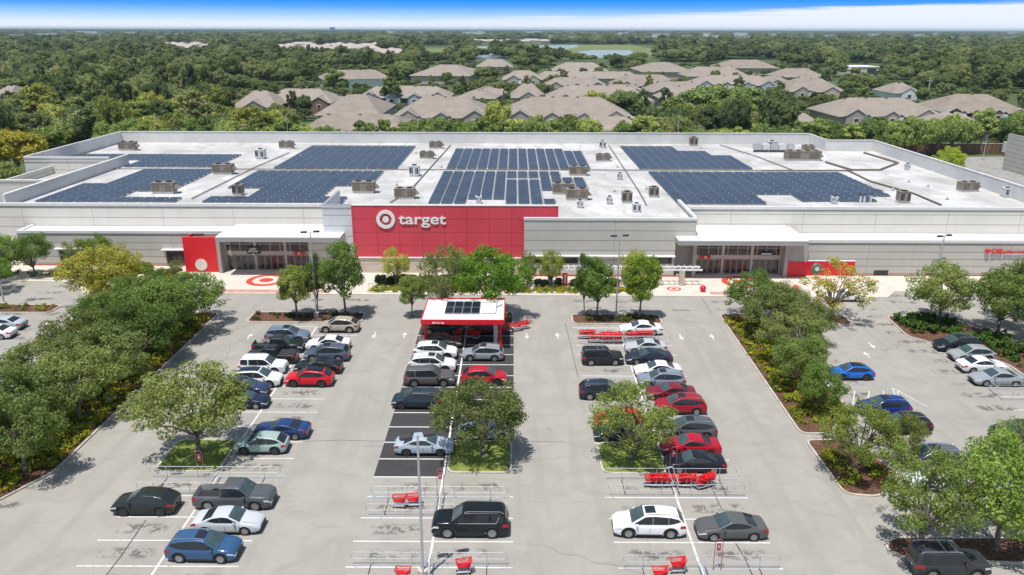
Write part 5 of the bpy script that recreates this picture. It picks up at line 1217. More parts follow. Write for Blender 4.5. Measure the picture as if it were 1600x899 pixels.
cover('ground_cover', [(-42.5, -36.7, 55.5, 91), (-42.5, -38.2, 51, 55.5)], 'yellow and green croton ground cover under the left bed oaks', 3.4, .11, M_shrub, .5, (2.0, 1.75, .8), 3)
cover('ground_cover', [(25.5, 30.5, 63.5, 90), (25.3, 27.0, 53.2, 58.5), (27.6, 29.2, 53.0, 57.5)], 'yellow green ground cover along the right bed and its small island', 3.0, .11, M_shrub, .45, (1.9, 1.65, .8), 5)
cover('ground_cover', [(-19, 17.6, 99.9, 101.9)], 'low yellow green ground cover along the bed before the red wall', 5, .10, M_shrub, .35, (1.3, 1.3, .8), 6)
cover('ground_cover', [(46.0, 52.6, 85.6, 90.9), (49.0, 56, 81, 85), (52.3, 57, 77, 81.5)], 'glossy green shrub cover under the large right lot oaks', 2.4, .14, M_hedge, .9, (2.0, 2.6, 1.2), 7)
cover('ground_cover', [(52.3, 57, 57, 77)], 'brown green ground cover of the far right bed', .8, .12, M_shrub, .5, (.8, .8, .8), 8)
cover('ground_cover', [(-31.4, -19, 89.2, 91.6)], 'low dark ground cover on the head island of the left row', 1.4, .1, M_hedge, .35, (1.4, 1.2, 1.0), 9)
cover('ground_cover', [(7.6, 17.2, 89, 91.2)], 'low mixed ground cover on the head island of the right row', 1.6, .1, M_shrub, .4, (.75, .8, .8), 10)
cover('ground_cover', [(-10.8, -.4, 88.8, 91.6)], 'low ground cover on the head island behind the pickup canopy', 1.2, .1, M_shrub, .35, (.8, .85, .8), 11)
cover('ground_cover', [(-74, -62, 106, 108), (-60, -46.5, 104.4, 107.4), (-76, -57.6, 92.2, 94)], 'yellow green ground cover in the left wing bed', 1.8, .11, M_shrub, .5, (1.0, 1.05, .8), 12)
def hedge(x0, x1, y0, y1, h, label, tint=(1, 1, 1), seed=1):
    rg = np.random.default_rng(seed); vol = int((x1 - x0) * (y1 - y0) * 14); w = (y1 - y0)
    cs = [(rg.uniform(.2, x1 - x0 - .2), rg.uniform(.2, w - .2), rg.uniform(.3, h - .3)) for _ in range(max(8, vol))]
    t = thing('hedge', label, 'hedge', (x0, y0, .1), 0, 'clipped hedges before the store')
    c = put('foliage', leaf_mesh('foliage', cs, [.42] * len(cs), len(cs) * 70, .08, seed, M_hedge, core=.7), t); c.color = (*tint, 1)
hedge(-19.0, -6.0, 102.6, 103.6, 1.6, 'long dark clipped hedge before the left half of the red wall', seed=1)
hedge(-5.0, .8, 102.6, 103.6, 1.5, 'dark clipped hedge before the right half of the red wall', seed=2)
hedge(2.7, 4.6, 102.3, 103.0, 1.3, 'leftmost short dark hedge between the arbour piers', seed=3)
hedge(5.5, 6.5, 102.3, 103.0, 1.3, 'short dark hedge just left of the tall red sign', seed=4)
hedge(7.5, 9.6, 102.3, 103.0, 1.3, 'short dark hedge just right of the tall red sign', seed=5)
hedge(12.2, 14.4, 102.3, 103.0, 1.3, 'short dark hedge behind the light pole of the right row', seed=6)
hedge(15.4, 17.6, 102.3, 103.0, 1.3, 'rightmost short dark hedge between the arbour piers', seed=7)
hedge(-54.6, -51.6, 107.6, 109.4, 1.6, 'clipped yellow green hedge block before the left wing windows', (3.2, 3.2, 1.4), 8)
hedge(-50.5, -47.8, 107.0, 108.2, .9, 'low red tipped shrub row right of the hedge block', (2.4, 1.8, 1.2), 9)

# ================================================================= BEHIND THE STORE
fn = thing('wooden_fence', 'weathered brown board fence with pale cap behind the rear yard', 'fence', (130, 226, 0))
b = MB(); rg = random.Random(4)
for i in range(190): x = 84 + i * .45; b.box(x, x + .42, 226 + rg.uniform(-.02, .02), 226.06, 0, 2.9 + rg.uniform(-.04, .04))
def mat_board():
    m, t, b_ = newmat('fence_boards'); n = NT(t); v = n.noise(n.pos((2.2, 1, .12)), 1.0, 4, .7)
    n.lk(n.ramp(v, ((.3, (.06, .045, .035)), (.5, (.16, .10, .065)), (.7, (.34, .20, .11)))), b_.inputs['Base Color']); b_.inputs['Roughness'].default_value = .9; return m
b.build('boards', mat_board(), fn); b = MB(); b.box(84, 170, 225.95, 226.2, 2.95, 3.08); b.build('cap_rail', M_coping, fn)
tl = thing('box_trailer', 'white ribbed cargo trailer parked against the board fence', 'trailer', (143, 221.5, 0))
b = MB(); b.box(136, 150, 220.2, 222.8, 1.15, 4.0)
for i in range(28): x = 136.1 + i * .5; b.box(x, x + .08, 220.14, 220.2, 1.2, 3.95)
b.build('box', plain('white_trailer_skin', (.66, .67, .69), .5, var=.1, sc=.7), tl)
b = MB(); b.box(136.2, 149.8, 220.8, 222.2, .85, 1.15); b.box(139, 139.2, 220.6, 220.8, 0, 1.1); b.build('frame', M_dark, tl)
for x in (146.6, 147.9):
    b = MB(); b.lathe([(.001, -.15), (.5, -.15), (.5, .15), (.001, .15)], 16, (x, 220.6, .5), 'y'); b.build('wheel', M_tyre, tl)
db = thing('neighbour_building', 'plain grey building with stepped parapet at the right frame edge behind the yard', 'building', (133, 185, 0))
b = MB(); b.box(123, 150, 172, 172.4, 0, 9.0); b.box(123, 123.4, 172.4, 200, 0, 9.0); b.box(121.5, 126, 170, 172, 0, 6.2); b.build('wall', M_wallg, db)
b = MB(); b.box(123.4, 150, 172.4, 200, 7.8, 8.2); b.build('roof', M_canroof, db); b = MB(); b.box(122.9, 150, 171.9, 172.5, 9.0, 9.3); b.build('coping', M_copingd, db)
def mat_shingle():
    m, t, b_ = newmat('roof_shingles'); n = NT(t); a = n.noise(n.pos((1, 1, 1)), .25, 4, .6); c = n.noise(n.pos((.4, .4, 2.5)), 1.5, 3, .6); oi = n.n('ShaderNodeObjectInfo')
    col = n.ramp(a, ((.3, (.215, .178, .142)), (.7, (.30, .252, .208)))); col = n.mix(n.rng(c, .45, .7, 0, .4), col, (.20, .165, .14))
    col = n.mix(n.rng(oi.outputs['Random'], 0, 1, 0, .35), col, (.36, .32, .28)); n.lk(col, b_.inputs['Base Color']); b_.inputs['Roughness'].default_value = .9; return m
M_shing = mat_shingle()
M_wtan = plain('house_tan_siding', (.50, .43, .34), .8, var=.05); M_wgry = plain('house_blue_grey_siding', (.40, .45, .50), .8, var=.05); M_wbrk = plain('house_brick', (.26, .15, .12), .85, var=.25, sc=2)
M_wht = plain('house_white_trim', (.74, .74, .73), .6, var=.03); M_hwin = plain('house_window_glass', (.06, .075, .09), .15, var=.3); M_gbl = plain('house_gable_shingle', (.42, .37, .33), .8, var=.08)
def house(x, y, w, d, label, rot=0.0, ng=3, wall=None, eave=5.4, ridge=9.2, roofonly=False, group='townhouse blocks behind the store', name='townhouse', cat='house', hip=.35):
    wall = wall or M_wtan
    t = thing(name, label, cat, (x, y, 0), rot, group); hw_, hd = w / 2, d / 2
    b = MB(); b.box(-hw_ + .4, hw_ - .4, -hd + .4, hd - .4, 0, eave); b.build('wall', wall, t, local=True)
    b = MB(); hx = min(hd * .55, hw_ * .7); e = .5; z0 = eave - .05
    A = [(-hw_ - e, -hd - e, z0), (hw_ + e, -hd - e, z0), (hw_ + e, hd + e, z0), (-hw_ - e, hd + e, z0), (-hw_ + hx, 0, ridge), (hw_ - hx, 0, ridge)]
    b.v += A; b.f += [(0, 1, 5, 4), (2, 3, 4, 5), (1, 2, 5), (3, 0, 4), (3, 2, 1, 0)]; b.m += [0] * 5
    rg = random.Random(int(x * 7 + y))
    rf = b.build('roof', M_shing, t, local=True)
    fb = MB(); fb.box(-hw_ - e - .02, hw_ + e + .02, -hd - e - .06, -hd - e - .01, z0 - .28, z0 + .04); fb.box(-hw_ - e - .04, -hw_ - e, -hd - e, hd + e, z0 - .28, z0 + .04); fb.box(hw_ + e, hw_ + e + .04, -hd - e, hd + e, z0 - .28, z0 + .04); fb.build('fascia', M_wht, t, local=True)
    for k in range(max(2, int(w / 9))): vx = -hw_ * .6 + w * .6 * k / max(1, int(w / 9) - 1) if w > 18 else 0; vb = MB(); vb.box(vx - .5, vx + .5, -.9, -.3, ridge - .5, ridge + .12); vb.build('roof_vent', M_tand, rf, local=True)
    if roofonly: return t
    # cross gables facing the car park
    n = ng; sp = w / n
    for i in range(n):
        cx = -hw_ + sp * (i + .5) + rg.uniform(-.1, .1) * sp * .3; gw_ = min(3.6, sp * .36) * (1.15 if i in (0, n - 1) else .85); yf = -hd - 1.3; zr = eave + gw_ * .62
        slope_ = (ridge - eave) / (hd + e); yb = -hd - e + (zr - eave) / slope_ + .4
        g_ = MB(); g_.v += [(cx - gw_, yf, eave), (cx + gw_, yf, eave), (cx, yf, zr), (cx - gw_, yb, eave), (cx + gw_, yb, eave), (cx, yb, zr)]
        g_.f += [(0, 2, 5, 3), (1, 4, 5, 2)]; g_.m += [0, 0]; g1 = g_.build('gable_roof', M_shing, t, local=True)
        g_ = MB(); g_.poly([(cx - gw_ + .15, yf + .25, eave), (cx + gw_ - .15, yf + .25, eave), (cx, yf + .25, zr - .12)]); g_.box(cx - gw_ + .5, cx + gw_ - .5, yf + .26, -hd + .39, 0, eave); g_.build('gable_wall', [M_gbl, wall][i % 2] if wall is M_wtan else wall, t, local=True)
        tr = MB(); q = .16
        tr.poly([(cx - gw_ - .1, yf - .02, eave - .05), (cx - gw_ + .25, yf - .02, eave - .05), (cx, yf - .02, zr - .30), (cx, yf - .02, zr + .06)]); tr.poly([(cx + gw_ + .1, yf - .02, eave - .05), (cx, yf - .02, zr + .06), (cx, yf - .02, zr - .30), (cx + gw_ - .25, yf - .02, eave - .05)]); tr.build('gable_trim', M_wht, t, local=True)
        wd = MB(); wd.box(cx - .95, cx + .95, yf + .14, yf + .25, 3.1, 4.7); wf = wd.build('window', M_wht, t, local=True); wp = MB(); wp.box(cx - .75, cx + .75, yf + .10, yf + .14, 3.3, 4.5); wp.build('pane', M_hwin, wf, local=True)
        dn = MB(); cx2 = cx + gw_ * .9; s_ = 1.15
        if i < n - 1:
            dn.v += [(cx2 - s_, yf - .5, eave - .3), (cx2 + s_, yf - .5, eave - .3), (cx2, yf - .5, eave + .6), (cx2 - s_, yf + 2, eave - .3), (cx2 + s_, yf + 2, eave - .3), (cx2, yf + 2, eave + .6)]; dn.f += [(0, 2, 5, 3), (1, 4, 5, 2)]; dn.m += [0, 0]; dn.build('porch_roof', M_shing, t, local=True)
            dw = MB(); dw.box(cx2 - s_ + .15, cx2 + s_ - .15, yf - .3, yf + .25, 2.8, eave - .3); dw.build('porch_bay', M_wht, t, local=True)
            wd = MB(); wd.box(cx2 + s_ + .3, cx2 + s_ + 2.6, -hd + .28, -hd + .39, 3.0, 4.6); wd.build('window', M_hwin, t, local=True)
    return t
# (eave-left px, eave-right px, eave py, label, wall, gables, rot, depth)
HOUSES = [
 (613, 768, 183, 'big townhouse block with long brown roof, directly behind the central rear array', None, 3, 0, 24),
 (786, 988, 183, 'big townhouse block with orange brown gables behind the central aisle', None, 4, 0, 24),
 (404, 518, 160, 'townhouse block with brick front and arched bays behind the second rear array', M_wbrk, 3, 0, 18),
 (357, 425, 167, 'brown roofed end house left of the brick fronted townhouse', None, 1, .1, 20),
 (494, 592, 179, 'low block with blue grey wall and plain brown roof', M_wgry, 0, 0, 26),
 (559, 702, 152, 'townhouse block behind the blue grey walled one, trees before it', M_wgry, 4, 0, 16),
 (495, 600, 123, 'long roofed block with white and blue walls among dark trees', M_wht, 0, .35, 18),
 (648, 742, 118, 'wide brown roof block with dark vents, second line of houses', None, 0, -.1, 34),
 (722, 782, 150, 'townhouse roof seen end on between two tree groups', None, 1, 1.45, 24),
 (786, 848, 124, 'small gabled house roof by the lime green tree', None, 2, 0, 18),
 (800, 850, 152, 'low roof piece left of the stacked central townhouses', None, 1, 0, 20),
 (852, 950, 135, 'central townhouse block, rear one of the stacked three', None, 3, 0, 16),
 (858, 1018, 156, 'central townhouse block, front one of the stacked three', None, 3, 0, 20),
 (865, 950, 111, 'small far roof below the ponds', None, 0, 0, 18),
 (838, 1000, 122, 'long flat looking roof above the stacked townhouses', None, 0, 0, 14),
 (962, 1064, 134, 'townhouse block with blue grey gables above the round dark trees', M_wgry, 3, 0, 20),
 (1003, 1083, 112, 'far brown roof between lime trees, right of the ponds', None, 0, 0, 30),
 (1040, 1190, 157, 'townhouse block half hidden by the two large round oaks', M_wgry, 4, 0, 20),
 (1088, 1214, 133, 'long townhouse block with blue grey end gable on the right', M_wgry, 4, 0, 18),
 (1130, 1215, 106, 'far roof line behind the row of lime green trees', None, 0, 0, 22),
 (1218, 1288, 120, 'far brown roof right of the palm', None, 0, 0, 14),
 (1237, 1326, 143, 'brown hip roof house with small white dormers right of the centre', None, 2, -.12, 22),
 (1310, 1474, 181, 'townhouse block with cream gables behind the rear right corner', None, 3, 0, 20),
 (1398, 1440, 145, 'small house with white wall and pool deck among trees', M_wht, 1, 0, 16),
 (1490, 1612, 176, 'townhouse block with brick and blue dormers at the right frame edge', M_wbrk, 4, -.14, 22),
 (1474, 1556, 204, 'low brown roof just behind the trees by the box trailer', None, 0, 0, 18),
 (1235, 1300, 206, 'low brown roof hidden in the hedge trees behind the rear right corner', None, 0, 0, 18),
 (468, 640, 204, 'low brown roofs behind the hedge trees, left of centre', None, 0, 0, 16),
 (900, 1010, 205, 'low brown roof behind the hedge trees, right of centre', None, 0, 0, 14),
 (1015, 1105, 143, 'townhouse roof between the long blue grey block and the stacked houses', None, 2, 0, 16),
 (1188, 1240, 131, 'small roof at the right end of the middle house rows', None, 1, 0, 14),
 (640, 706, 166, 'roof piece just above the left central townhouse block', None, 0, 0, 14),
 (935, 1012, 146, 'narrow roof between the central blocks and the round oak', None, 2, 0, 14),
 (1075, 1170, 119, 'far brown roof above the long blue grey block', None, 0, 0, 16),
 (745, 800, 104, 'far roof between the wide dark vented roof and the ponds', None, 0, 0, 16),
 (1245, 1300, 132, 'roof behind the hip roofed house right of centre', None, 0, 0, 14),
 (34, 62, 171, 'small pale gabled house alone in the woods at the left', M_wht, 1, 0, 14),
 (-20, 14, 151, 'roof peeking from the woods at the left frame edge', None, 0, 0, 16),
]
HBOX = []
for (x1, x2, py, lab, wl, ng, rot, dep) in HOUSES:
    ev = 5.4 if py < 200 else 3.2
    (a, y) = at(x1, py, ev); (c, _) = at(x2, py, ev); w_ = (c - a) * (1 if abs(rot) < 1 else .6)
    if rot > 1: w_, dep = dep * 1.6, (c - a)
    if rot <= 1: dep *= 1.45 if py > 120 else 1.9
    house((a + c) / 2, y + dep / 2, w_, dep, lab, rot, max(ng, 1), wl, ev, ev + min(5.3, dep * .17), roofonly=(ng == 0))
    ridge_y = proj((a + c) / 2, y + dep / 2, ev + 4.6)[1]
    HBOX.append((x1 - 6, x2 + 6, ridge_y - 1, py + (5 if ng else 2), (a + c) / 2, y + dep / 2, w_ / 2 + 3, dep / 2 + 3))
wb = thing('white_building', 'flat white roofed building with palms among the trees right of centre', 'building', (*at(1352, 116), 0)); x, y = at(1352, 118)
b = MB(); b.box(x - 12, x + 10, y, y + 26, 0, 6); b.box(x - 16, x - 8, y - 2, y + 10, 0, 4.5); b.build('wall', plain('pale_yellow_wall', (.62, .62, .45), .8), wb); b = MB(); b.box(x - 12.4, x + 10.4, y - .4, y + 26.4, 6, 6.6); b.box(x - 16.4, x - 7.6, y - 2.4, y + 10, 4.5, 5); b.build('roof', M_white, wb)
b = MB(); b.box(x - 10, x - 4, y - .1, y, 1, 5); b.box(x + 1, x + 8, y - .1, y, 1, 5); b.build('windows', M_hwin, wb)
HBOX.append((1316, 1388, 99, 119, x, y + 10, 20, 20))
# ponds and the grassy bank
def sheet(name, pts, m, z):
    b = MB(); b.poly([(*at(px, py), z) for px, py in pts]); struct(name, b, m)
def mat_water():
    m, t, b_ = newmat('pond_water'); n = NT(t); v = n.noise(n.pos((.02, .1, 1)), 1, 3); n.lk(n.ramp(v, ((.3, (.20, .27, .30)), (.7, (.30, .37, .40)))), b_.inputs['Base Color']); b_.inputs['Roughness'].default_value = .25; return m
M_water = mat_water()
sheet('field', [(885, 92), (1010, 90), (1040, 80), (1000, 73), (985, 70.2), (880, 70), (815, 72), (812, 84)], M_field, .01)
sheet('field', [(655, 84), (700, 82), (708, 75), (668, 76)], M_field, .01)
sheet('pond', [(838, 79), (880, 78), (905, 73), (900, 70.5), (840, 71)], M_water, .05)
sheet('pond', [(905, 90), (985, 90), (992, 84), (985, 78.8), (925, 78.5), (900, 82)], M_water, .05)
sheet('pond', [(728, 92), (790, 94), (800, 73), (738, 72.5)], M_water, .05)
CLEAR = [(880, 1030, 70, 83), (815, 905, 69, 77.5), (912, 985, 72, 86), (738, 770, 71, 76), (655, 708, 72, 82)]
# far roofs toward the horizon: individually placed sheds, stores and estates
M_fwhite = plain('far_white_roof', (.80, .80, .80), .6, var=.08, sc=.05); M_ftan = plain('far_tan_wall', (.66, .56, .47), .8, var=.1, sc=.05); M_fred = plain('far_red_roof', (.34, .16, .12), .8)
FAR = [(8, 50, 58, 'tan', 'long beige building at the upper left, before the white sheds'), (48, 108, 56.5, 'white', 'white shed cluster right of the beige building'), (110, 172, 53, 'white', 'longest white shed on the left horizon'),
 (150, 176, 58, 'white', 'small white shed below the longest one on the left'), (192, 220, 54.5, 'white', 'thin pale shed left of the far suburb'), (250, 300, 56.5, 'tan', 'thin tan roof line on the left horizon'),
 (600, 622, 52.0, 'white', 'small white roof on the horizon left of centre'), (714, 760, 54, 'white', 'white shed on the horizon right of the dark wood'), (742, 760, 52.5, 'tan', 'tan shed behind it on the horizon'),
 (815, 850, 53, 'white', 'white strip on the horizon above the ponds'), (855, 868, 60, 'white', 'small white roof above the left pond'), (885, 905, 61.5, 'white', 'white roof above the ponds, centre'), (960, 985, 55, 'white', 'white roof left of the large pink roof'),
 (1010, 1052, 56, 'tan', 'large pinkish roof on the right horizon'), (1005, 1030, 61.5, 'white', 'white roof below the large pinkish roof'), (1060, 1085, 60, 'white', 'white building right of the pinkish roof'), (1092, 1128, 60, 'white', 'bright white long roof right of centre'),
 (1095, 1112, 56, 'white', 'small white block above the bright long roof'), (1140, 1172, 55.5, 'white', 'white building pair on the right horizon'), (1150, 1180, 61, 'tan', 'tan roof below the white building pair'), (1198, 1215, 57, 'white', 'white block at the edge of the red roofs'),
 (1215, 1258, 60.5, 'red', 'reddish brown roof estate on the right horizon'), (1262, 1276, 60, 'white', 'white gable right of the red roofs'), (1282, 1308, 59, 'white', 'long white building farther right'), (1352, 1378, 57, 'white', 'white store on the right horizon'),
 (1420, 1446, 58, 'white', 'white block between two tree bands at the right'), (1455, 1466, 56, 'white', 'small white tower like block at the right'), (1480, 1520, 62, 'tan', 'tan roof row at the far right'), (1560, 1592, 62, 'tan', 'tan roof row at the right frame edge'), (1570, 1592, 53, 'white', 'thin white shed at the right frame edge')]
HOUSEPX2 = []
for x1, x2, py, kd, lab in FAR:
    a, y = at(x1, py + 1.4); c, _ = at(x2, py + 1.4); h = min(17, max(6, .0036 * y)); w_ = c - a
    t = thing('distant_building', lab, 'building', ((a + c) / 2, y, 0), 0, 'distant buildings near the horizon'); w_ *= .62; d = w_ * .16
    b = MB(); b.box(-w_ / 2, w_ / 2, 0, d, 0, h); b.build('wall', {'white': M_fwhite, 'tan': M_ftan, 'red': M_ftan}[kd], t, local=True)
    b = MB(); b.box(-w_ / 2 - 1, w_ / 2 + 1, -1, d + 1, h, h * 1.12); b.build('roof', {'white': M_fwhite, 'tan': M_fwhite if w_ % 2 > 1 else M_ftan, 'red': M_fred}[kd], t, local=True)
rg = random.Random(77)
for i in range(44):
    px = rg.uniform(930, 1600) if i < 30 else rg.uniform(640, 930); py = rg.uniform(51.5, 62) if i < 30 else rg.uniform(51, 56); a, y = at(px, py); sc_ = y / 2500 * rg.uniform(.25, .6)
    t = thing('distant_building', 'tiny pale roofed building among the hazy trees just under the horizon', 'building', (a, y, 0), rg.uniform(-.4, .4), 'tiny far buildings under the horizon')
    b = MB(); b.box(-22 * sc_, 22 * sc_, -10 * sc_, 10 * sc_, 0, 7 * max(1, sc_)); b.build('wall', M_fwhite, t, local=True); b = MB(); z_ = 7 * max(1, sc_); b.prism([(-23 * sc_, -11 * sc_), (23 * sc_, -11 * sc_), (23 * sc_, 11 * sc_), (-23 * sc_, 11 * sc_)], z_, z_ * 1.25); b.build('roof', rg.choice((M_fwhite, M_fwhite, M_ftan)), t, local=True)
    HOUSEPX2.append((px, py, 22 * sc_ * 1240 / y))
a, y = at(519, 50.5); t = thing('office_tower', 'blue glass office tower standing alone on the horizon', 'tower', (a, y, 0)); hh = aty(519, 43, y)[1]; ww = at(523, 50.5)[0] - at(515, 50.5)[0]
b = MB(); b.box(-ww / 2, ww / 2, 0, ww, 0, hh); b.build('facade', plain('blue_facade', (.05, .12, .28), .3), t, local=True); b = MB(); b.box(-ww * .3, ww * .3, ww * .2, ww * .8, hh, hh * 1.06); b.build('roof_block', M_fwhite, t, local=True)
# far suburbs of small houses
SUB = []; HOUSEPX = []; rg = random.Random(11)
def suburb(x0, x1, y0, y1, n, where):
    rows = []
    for i in range(n):
        px = x0 + (x1 - x0) * (i + .5) / n + rg.uniform(-3, 3); py = rg.uniform(y0, y1); rows.append((px, py)); HOUSEPX.append((px, py))
    for px, py in sorted(rows, key=lambda q: q[1]):
        x, y = at(px, py, 4.0); w_ = rg.uniform(20, 32)
        t = thing('suburban_house', 'pale brown roofed house in the dense far estate ' + where, 'house', (x, y, 0), rg.uniform(-.3, .3), 'far estate houses ' + where)
        b = MB(); b.box(-w_ / 2, w_ / 2, -9, 9, 0, 5.5); b.build('wall', M_wtan, t, local=True)
        b = MB(); q = [(-w_ / 2 - 1, -10, 5.5), (w_ / 2 + 1, -10, 5.5), (w_ / 2 + 1, 10, 5.5), (-w_ / 2 - 1, 10, 5.5), (-w_ / 2 + 9, 0, 9.5), (w_ / 2 - 9, 0, 9.5)]; b.v += q; b.f += [(0, 1, 5, 4), (2, 3, 4, 5), (1, 2, 5), (3, 0, 4)]; b.m += [0] * 4; b.build('roof', M_fsh, t, local=True)
        SUB.append((px, py))
M_fsh = plain('far_shingles', (.40, .34, .31), .85, var=.12, sc=.03)
suburb(428, 592, 70, 80, 34, 'left of centre'); suburb(256, 330, 70, 77, 12, 'at the upper left'); suburb(594, 634, 78, 86, 6, 'by the white road'); suburb(740, 860, 63.5, 66, 16, 'beyond the ponds')
for px, py, w_ in HOUSEPX2: CLEAR.append((px - w_, px + w_, py - .8, py + .8))
for px, py in HOUSEPX: CLEAR.append((px - 6, px + 6, py - 3, py + 1.5))
for x1, x2, py, kd, lab in FAR: CLEAR.append((x1 + 1, x2 - 1, py - 1.6, py + 1.3))

# ================================================================= WOODLAND
def blocked(x, y, h, m=0):
    px, pb = proj(x, y, 0); pt = proj(x, y, h)[1]
    if px < -60 or px > 1660: return True
    for (x0, x1, y0, y1, cx, cy, hw_, hd) in HBOX:
        if abs(x - cx) < hw_ and abs(y - cy) < hd: return True
        if x0 < px < x1 and pt < y1 - 1 and pb > y0: return True
    for (x0, x1, y0, y1) in CLEAR:
        if x0 < px < x1 and pt < y1 and pb > y0: return True
    return False
rg = random.Random(21)
# row of street trees right behind the store
names = []
n_ind = 0
i = 0
x = -104.0
while x < 150:
    y = 207 + rg.uniform(-3, 3) + max(0, x - 75) * .32 + (2 if x > 0 else 0); h = rg.uniform(9, 12.3); r = rg.uniform(3.4, 4.8)
    tree('woodtall' if rg.random() < .35 else 'wood', x, y, h, r, 'green tree in the even row right behind the rear parapet', 'row of trees right behind the store', (1.35, 1.45, 1.1), name='street_tree'); n_ind += 1
    x += rg.uniform(4.2, 5.8)
tree('wood', -114, 181, 12, 7.2, 'large golden yellow green tree at the rear left corner of the store', 'trees around the store', (1.75, 1.3, .5)); tree('wood', -124, 172, 11, 6.5, 'golden tinged tree left of the large golden one', 'trees around the store', (1.5, 1.25, .6))
tree('wood', -131, 185, 13, 6, 'pale yellow crowned tree at the left frame edge', 'trees around the store', (1.5, 1.45, .7)); tree('wood', -118, 150, 8, 6, 'dark green tree beside the service road at the left', 'trees around the store', (1.1, 1.2, 1.0))
tree('wood', -127, 160, 9, 6, 'dark green tree at the left frame edge beside the service road', 'trees around the store', (1.0, 1.1, 1.0)); tree('wood', -107, 165, 7, 4.5, 'small dark tree against the rear left block', 'trees around the store', (1.0, 1.05, .9))
tree('oak', 103.5, 188, 7.5, 4.6, 'bright yellow green bush tree in the rear yard', 'trees around the store', (1.6, 1.7, .6))
tree('wood', *at(972, 190)[:2], 12, 8.5, 'large round dark oak right of the central townhouses', 'large round oaks among the townhouses', (.95, 1.05, 1.0)); tree('wood', *at(1105, 194), 15, 12, 'largest round oak, twin crowned, before the blue grey townhouses', 'large round oaks among the townhouses', (1.0, 1.15, 1.0))
tree('wood', *at(1150, 192), 14, 11, 'large round oak joined to the largest one on its right side', 'large round oaks among the townhouses', (1.0, 1.15, 1.0)); tree('wood', *at(925, 184), 11, 6.5, 'olive toned tree before the right end of the central townhouse', 'large round oaks among the townhouses', (1.6, 1.5, 1.0))
tree('woodtall', *at(420, 178), 13, 5, 'pointed dark conifer before the brick townhouse', 'conifers among the townhouses', (.9, 1.0, .9)); tree('woodtall', *at(612, 172), 14, 5, 'pointed dark conifer before the blue grey gables', 'conifers among the townhouses', (.9, 1.0, .9)); tree('woodtall', *at(525, 160), 15, 7, 'tall pine between two townhouse blocks', 'conifers among the townhouses', (1.0, 1.1, .9))
# individual trees of the wood: nearest first, then one mass beyond
cand = []
def jitter(yA, yB, sp):
    y = yA
    while y < yB:
        hwid = .68 * y + 30; x = -hwid + rg.uniform(0, sp)
        while x < hwid:
            cand.append((x + rg.uniform(-.38, .38) * sp, y + rg.uniform(-.4, .4) * sp, sp)); x += sp
        y += sp * .9
jitter(217, 420, 8.2); jitter(420, 900, 11.5); jitter(900, 2000, 16.5); jitter(2000, 4200, 28); jitter(4200, 8000, 48); jitter(8000, 15000, 100)
near = []; mass = []
for x, y, sp in cand:
    h = rg.choice((7.5, 9, 10, 11, 12, 13, 16)) * rg.uniform(.9, 1.1); r = sp * rg.uniform(.5, .88) * (.8 if h < 9 else 1)
    if x > 70 and y < 236: continue
    if -118 < x < -90 and y < 230: pass
    d = math.hypot(x, y)
    keep = 300 < y < 620 and rg.random() < .10 and -60 < proj(x, y, 0)[0] < 1660 and not any(abs(x - b_[4]) < b_[6] and abs(y - b_[5]) < b_[7] for b_ in HBOX)
    if keep: h = rg.uniform(7, 10); r = rg.uniform(3.5, 5)
    elif blocked(x, y, h * (.85 if y < 1500 else .6)):
        # low planting between the houses keeps gardens green
        if y < 760 and not any(abs(x - b_[4]) < b_[6] and abs(y - b_[5]) < b_[7] for b_ in HBOX) and -60 < proj(x, y, 0)[0] < 1660: h, r = rg.uniform(3.5, 5.5), rg.uniform(2.4, 3.6)
        else: continue
        if blocked(x, y, h * .8) and rg.random() < .55: continue
    (near if len(near) < 10 ** 9 else mass).append((d, x, y, h, r))
near.sort(); mass = near[235:]; near = near[:235]
for d, x, y, h, r in near:
    side = 'left' if x < -60 else 'right' if x > 60 else 'middle'
    q = rg.random(); tint = (1, 1, 1) if q < .5 else (1.35, 1.2, .8) if q < .75 else (1.5, 1.45, 1.0) if q < .88 else (.85, .95, .95)
    if side == 'right' and x > 100 and rg.random() < .12: tint = (1.3, 1.0, .9)
    tree('woodtall' if rg.random() < .18 else 'wood', x, y, h, r, 'leafy tree of the near woods behind the store, %s part' % side, 'near woodland trees, %s part' % side, tint)
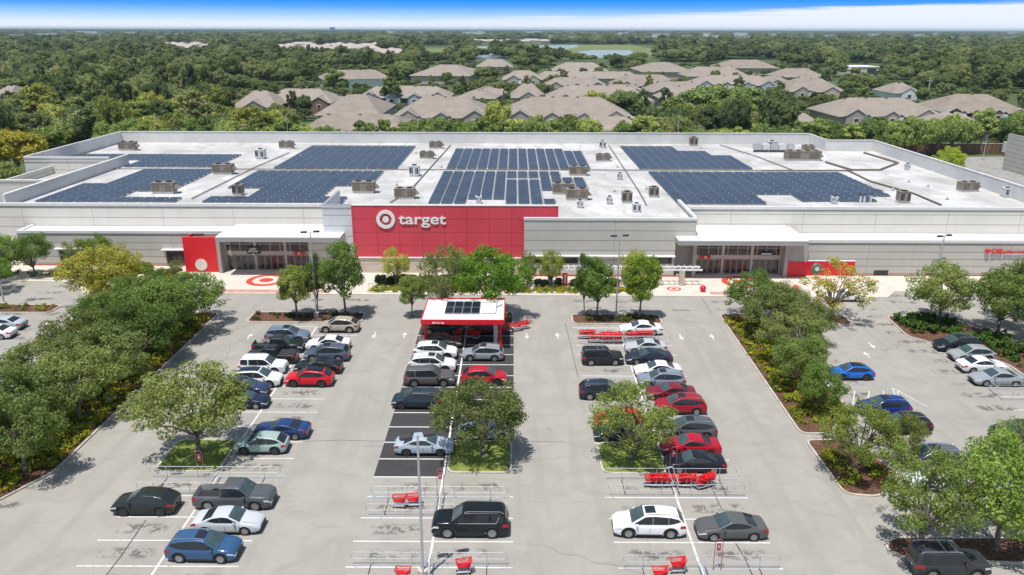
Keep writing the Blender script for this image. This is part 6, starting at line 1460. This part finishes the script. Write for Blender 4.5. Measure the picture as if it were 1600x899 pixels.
def scatter(name, pts, srcs, label, tintcol=(1, 1, 1)):
    me = bpy.data.meshes.new(name); me.from_pydata([(p[1], p[2], 0) for p in pts], [], []); 
    a = me.attributes.new('sc', 'FLOAT_VECTOR', 'POINT'); a.data.foreach_set('vector', np.array([(p[4], p[4], p[3]) for p in pts], np.float32).ravel())
    a = me.attributes.new('rt', 'FLOAT', 'POINT'); a.data.foreach_set('value', np.array([random.Random(int(p[1] * 13)).uniform(0, 6.28) for p in pts], np.float32))
    o = put(name, me); tag(o, label, 'woodland', kind='stuff')
    ng = bpy.data.node_groups.new(name, 'GeometryNodeTree'); ng.interface.new_socket('Geometry', in_out='INPUT', socket_type='NodeSocketGeometry'); ng.interface.new_socket('Geometry', in_out='OUTPUT', socket_type='NodeSocketGeometry')
    N = ng.nodes; Lk = ng.links.new; gi = N.new('NodeGroupInput'); go = N.new('NodeGroupOutput'); ip = N.new('GeometryNodeInstanceOnPoints'); jn = N.new('GeometryNodeGeometryToInstance')
    m2p = N.new('GeometryNodeMeshToPoints'); Lk(gi.outputs[0], m2p.inputs[0]); Lk(m2p.outputs[0], ip.inputs['Points'])
    for s_ in srcs:
        oi = N.new('GeometryNodeObjectInfo'); oi.inputs['Object'].default_value = s_; oi.transform_space = 'ORIGINAL'; Lk(oi.outputs['Geometry'], jn.inputs[0])
    Lk(jn.outputs[0], ip.inputs['Instance']); ip.inputs['Pick Instance'].default_value = True
    sa = N.new('GeometryNodeInputNamedAttribute'); sa.data_type = 'FLOAT_VECTOR'; sa.inputs[0].default_value = 'sc'; Lk(sa.outputs[0], ip.inputs['Scale'])
    ra = N.new('GeometryNodeInputNamedAttribute'); ra.data_type = 'FLOAT'; ra.inputs[0].default_value = 'rt'; cx = N.new('ShaderNodeCombineXYZ'); Lk(ra.outputs[0], cx.inputs[2]); Lk(cx.outputs[0], ip.inputs['Rotation'])
    Lk(ip.outputs[0], go.inputs[0]); md = o.modifiers.new('scatter', 'NODES'); md.node_group = ng; return o
srcs = {}
for o in bpy.data.objects:
    if o.type == 'MESH' and o.data.name.startswith(('wood_crown', 'woodtall_crown')): srcs.setdefault(o.data.name, o)
S4 = [srcs[k] for k in sorted(srcs)]
mass2 = [(d, x, y, h / 11, r / 6.0) for d, x, y, h, r in mass]
scatter('woodland', mass2, S4, 'unbroken mass of green woodland reaching from behind the houses to the horizon')
print('trees', len(near), 'mass', len(mass2))
# power pylons / tall masts over the wood
for px, pt, pb, lab in ((1448, 123, 152, 'tall grey mast over the woods right of the white building'), (1261, 100, 122, 'thin grey mast by the far roofs right of centre')):
    x, y = at(px, pb + 8); h = aty(px, pt, y)[1]; t = thing('utility_mast', lab, 'mast', (x, y, 0)); b = MB(); b.tube((0, 0, 0), (0, 0, h), .35, .2, 8); b.build('mast', M_galv, t, local=True); b = MB(); b.box(-1.4, 1.4, -.1, .1, h - 1.2, h - .9); b.build('crossarm', M_galv, t, local=True)

# ================================================================= AIR
hz_ = MB(); hz_.box(-14000, 14000, -320, 16000, -1.2, 46)
m = bpy.data.materials.new('air'); m.use_nodes = True; t_ = m.node_tree; t_.nodes.clear()
pv = t_.nodes.new('ShaderNodeVolumePrincipled'); pv.inputs['Color'].default_value = (.60, .80, 1.0, 1); pv.inputs['Density'].default_value = 0.00007; pv.inputs['Anisotropy'].default_value = 0.2
om = t_.nodes.new('ShaderNodeOutputMaterial'); t_.links.new(pv.outputs[0], om.inputs['Volume'])
tag(hz_.build('haze', m), 'thin pale summer haze over the whole place', 'haze', kind='stuff')
S.cycles.volume_bounces = 0
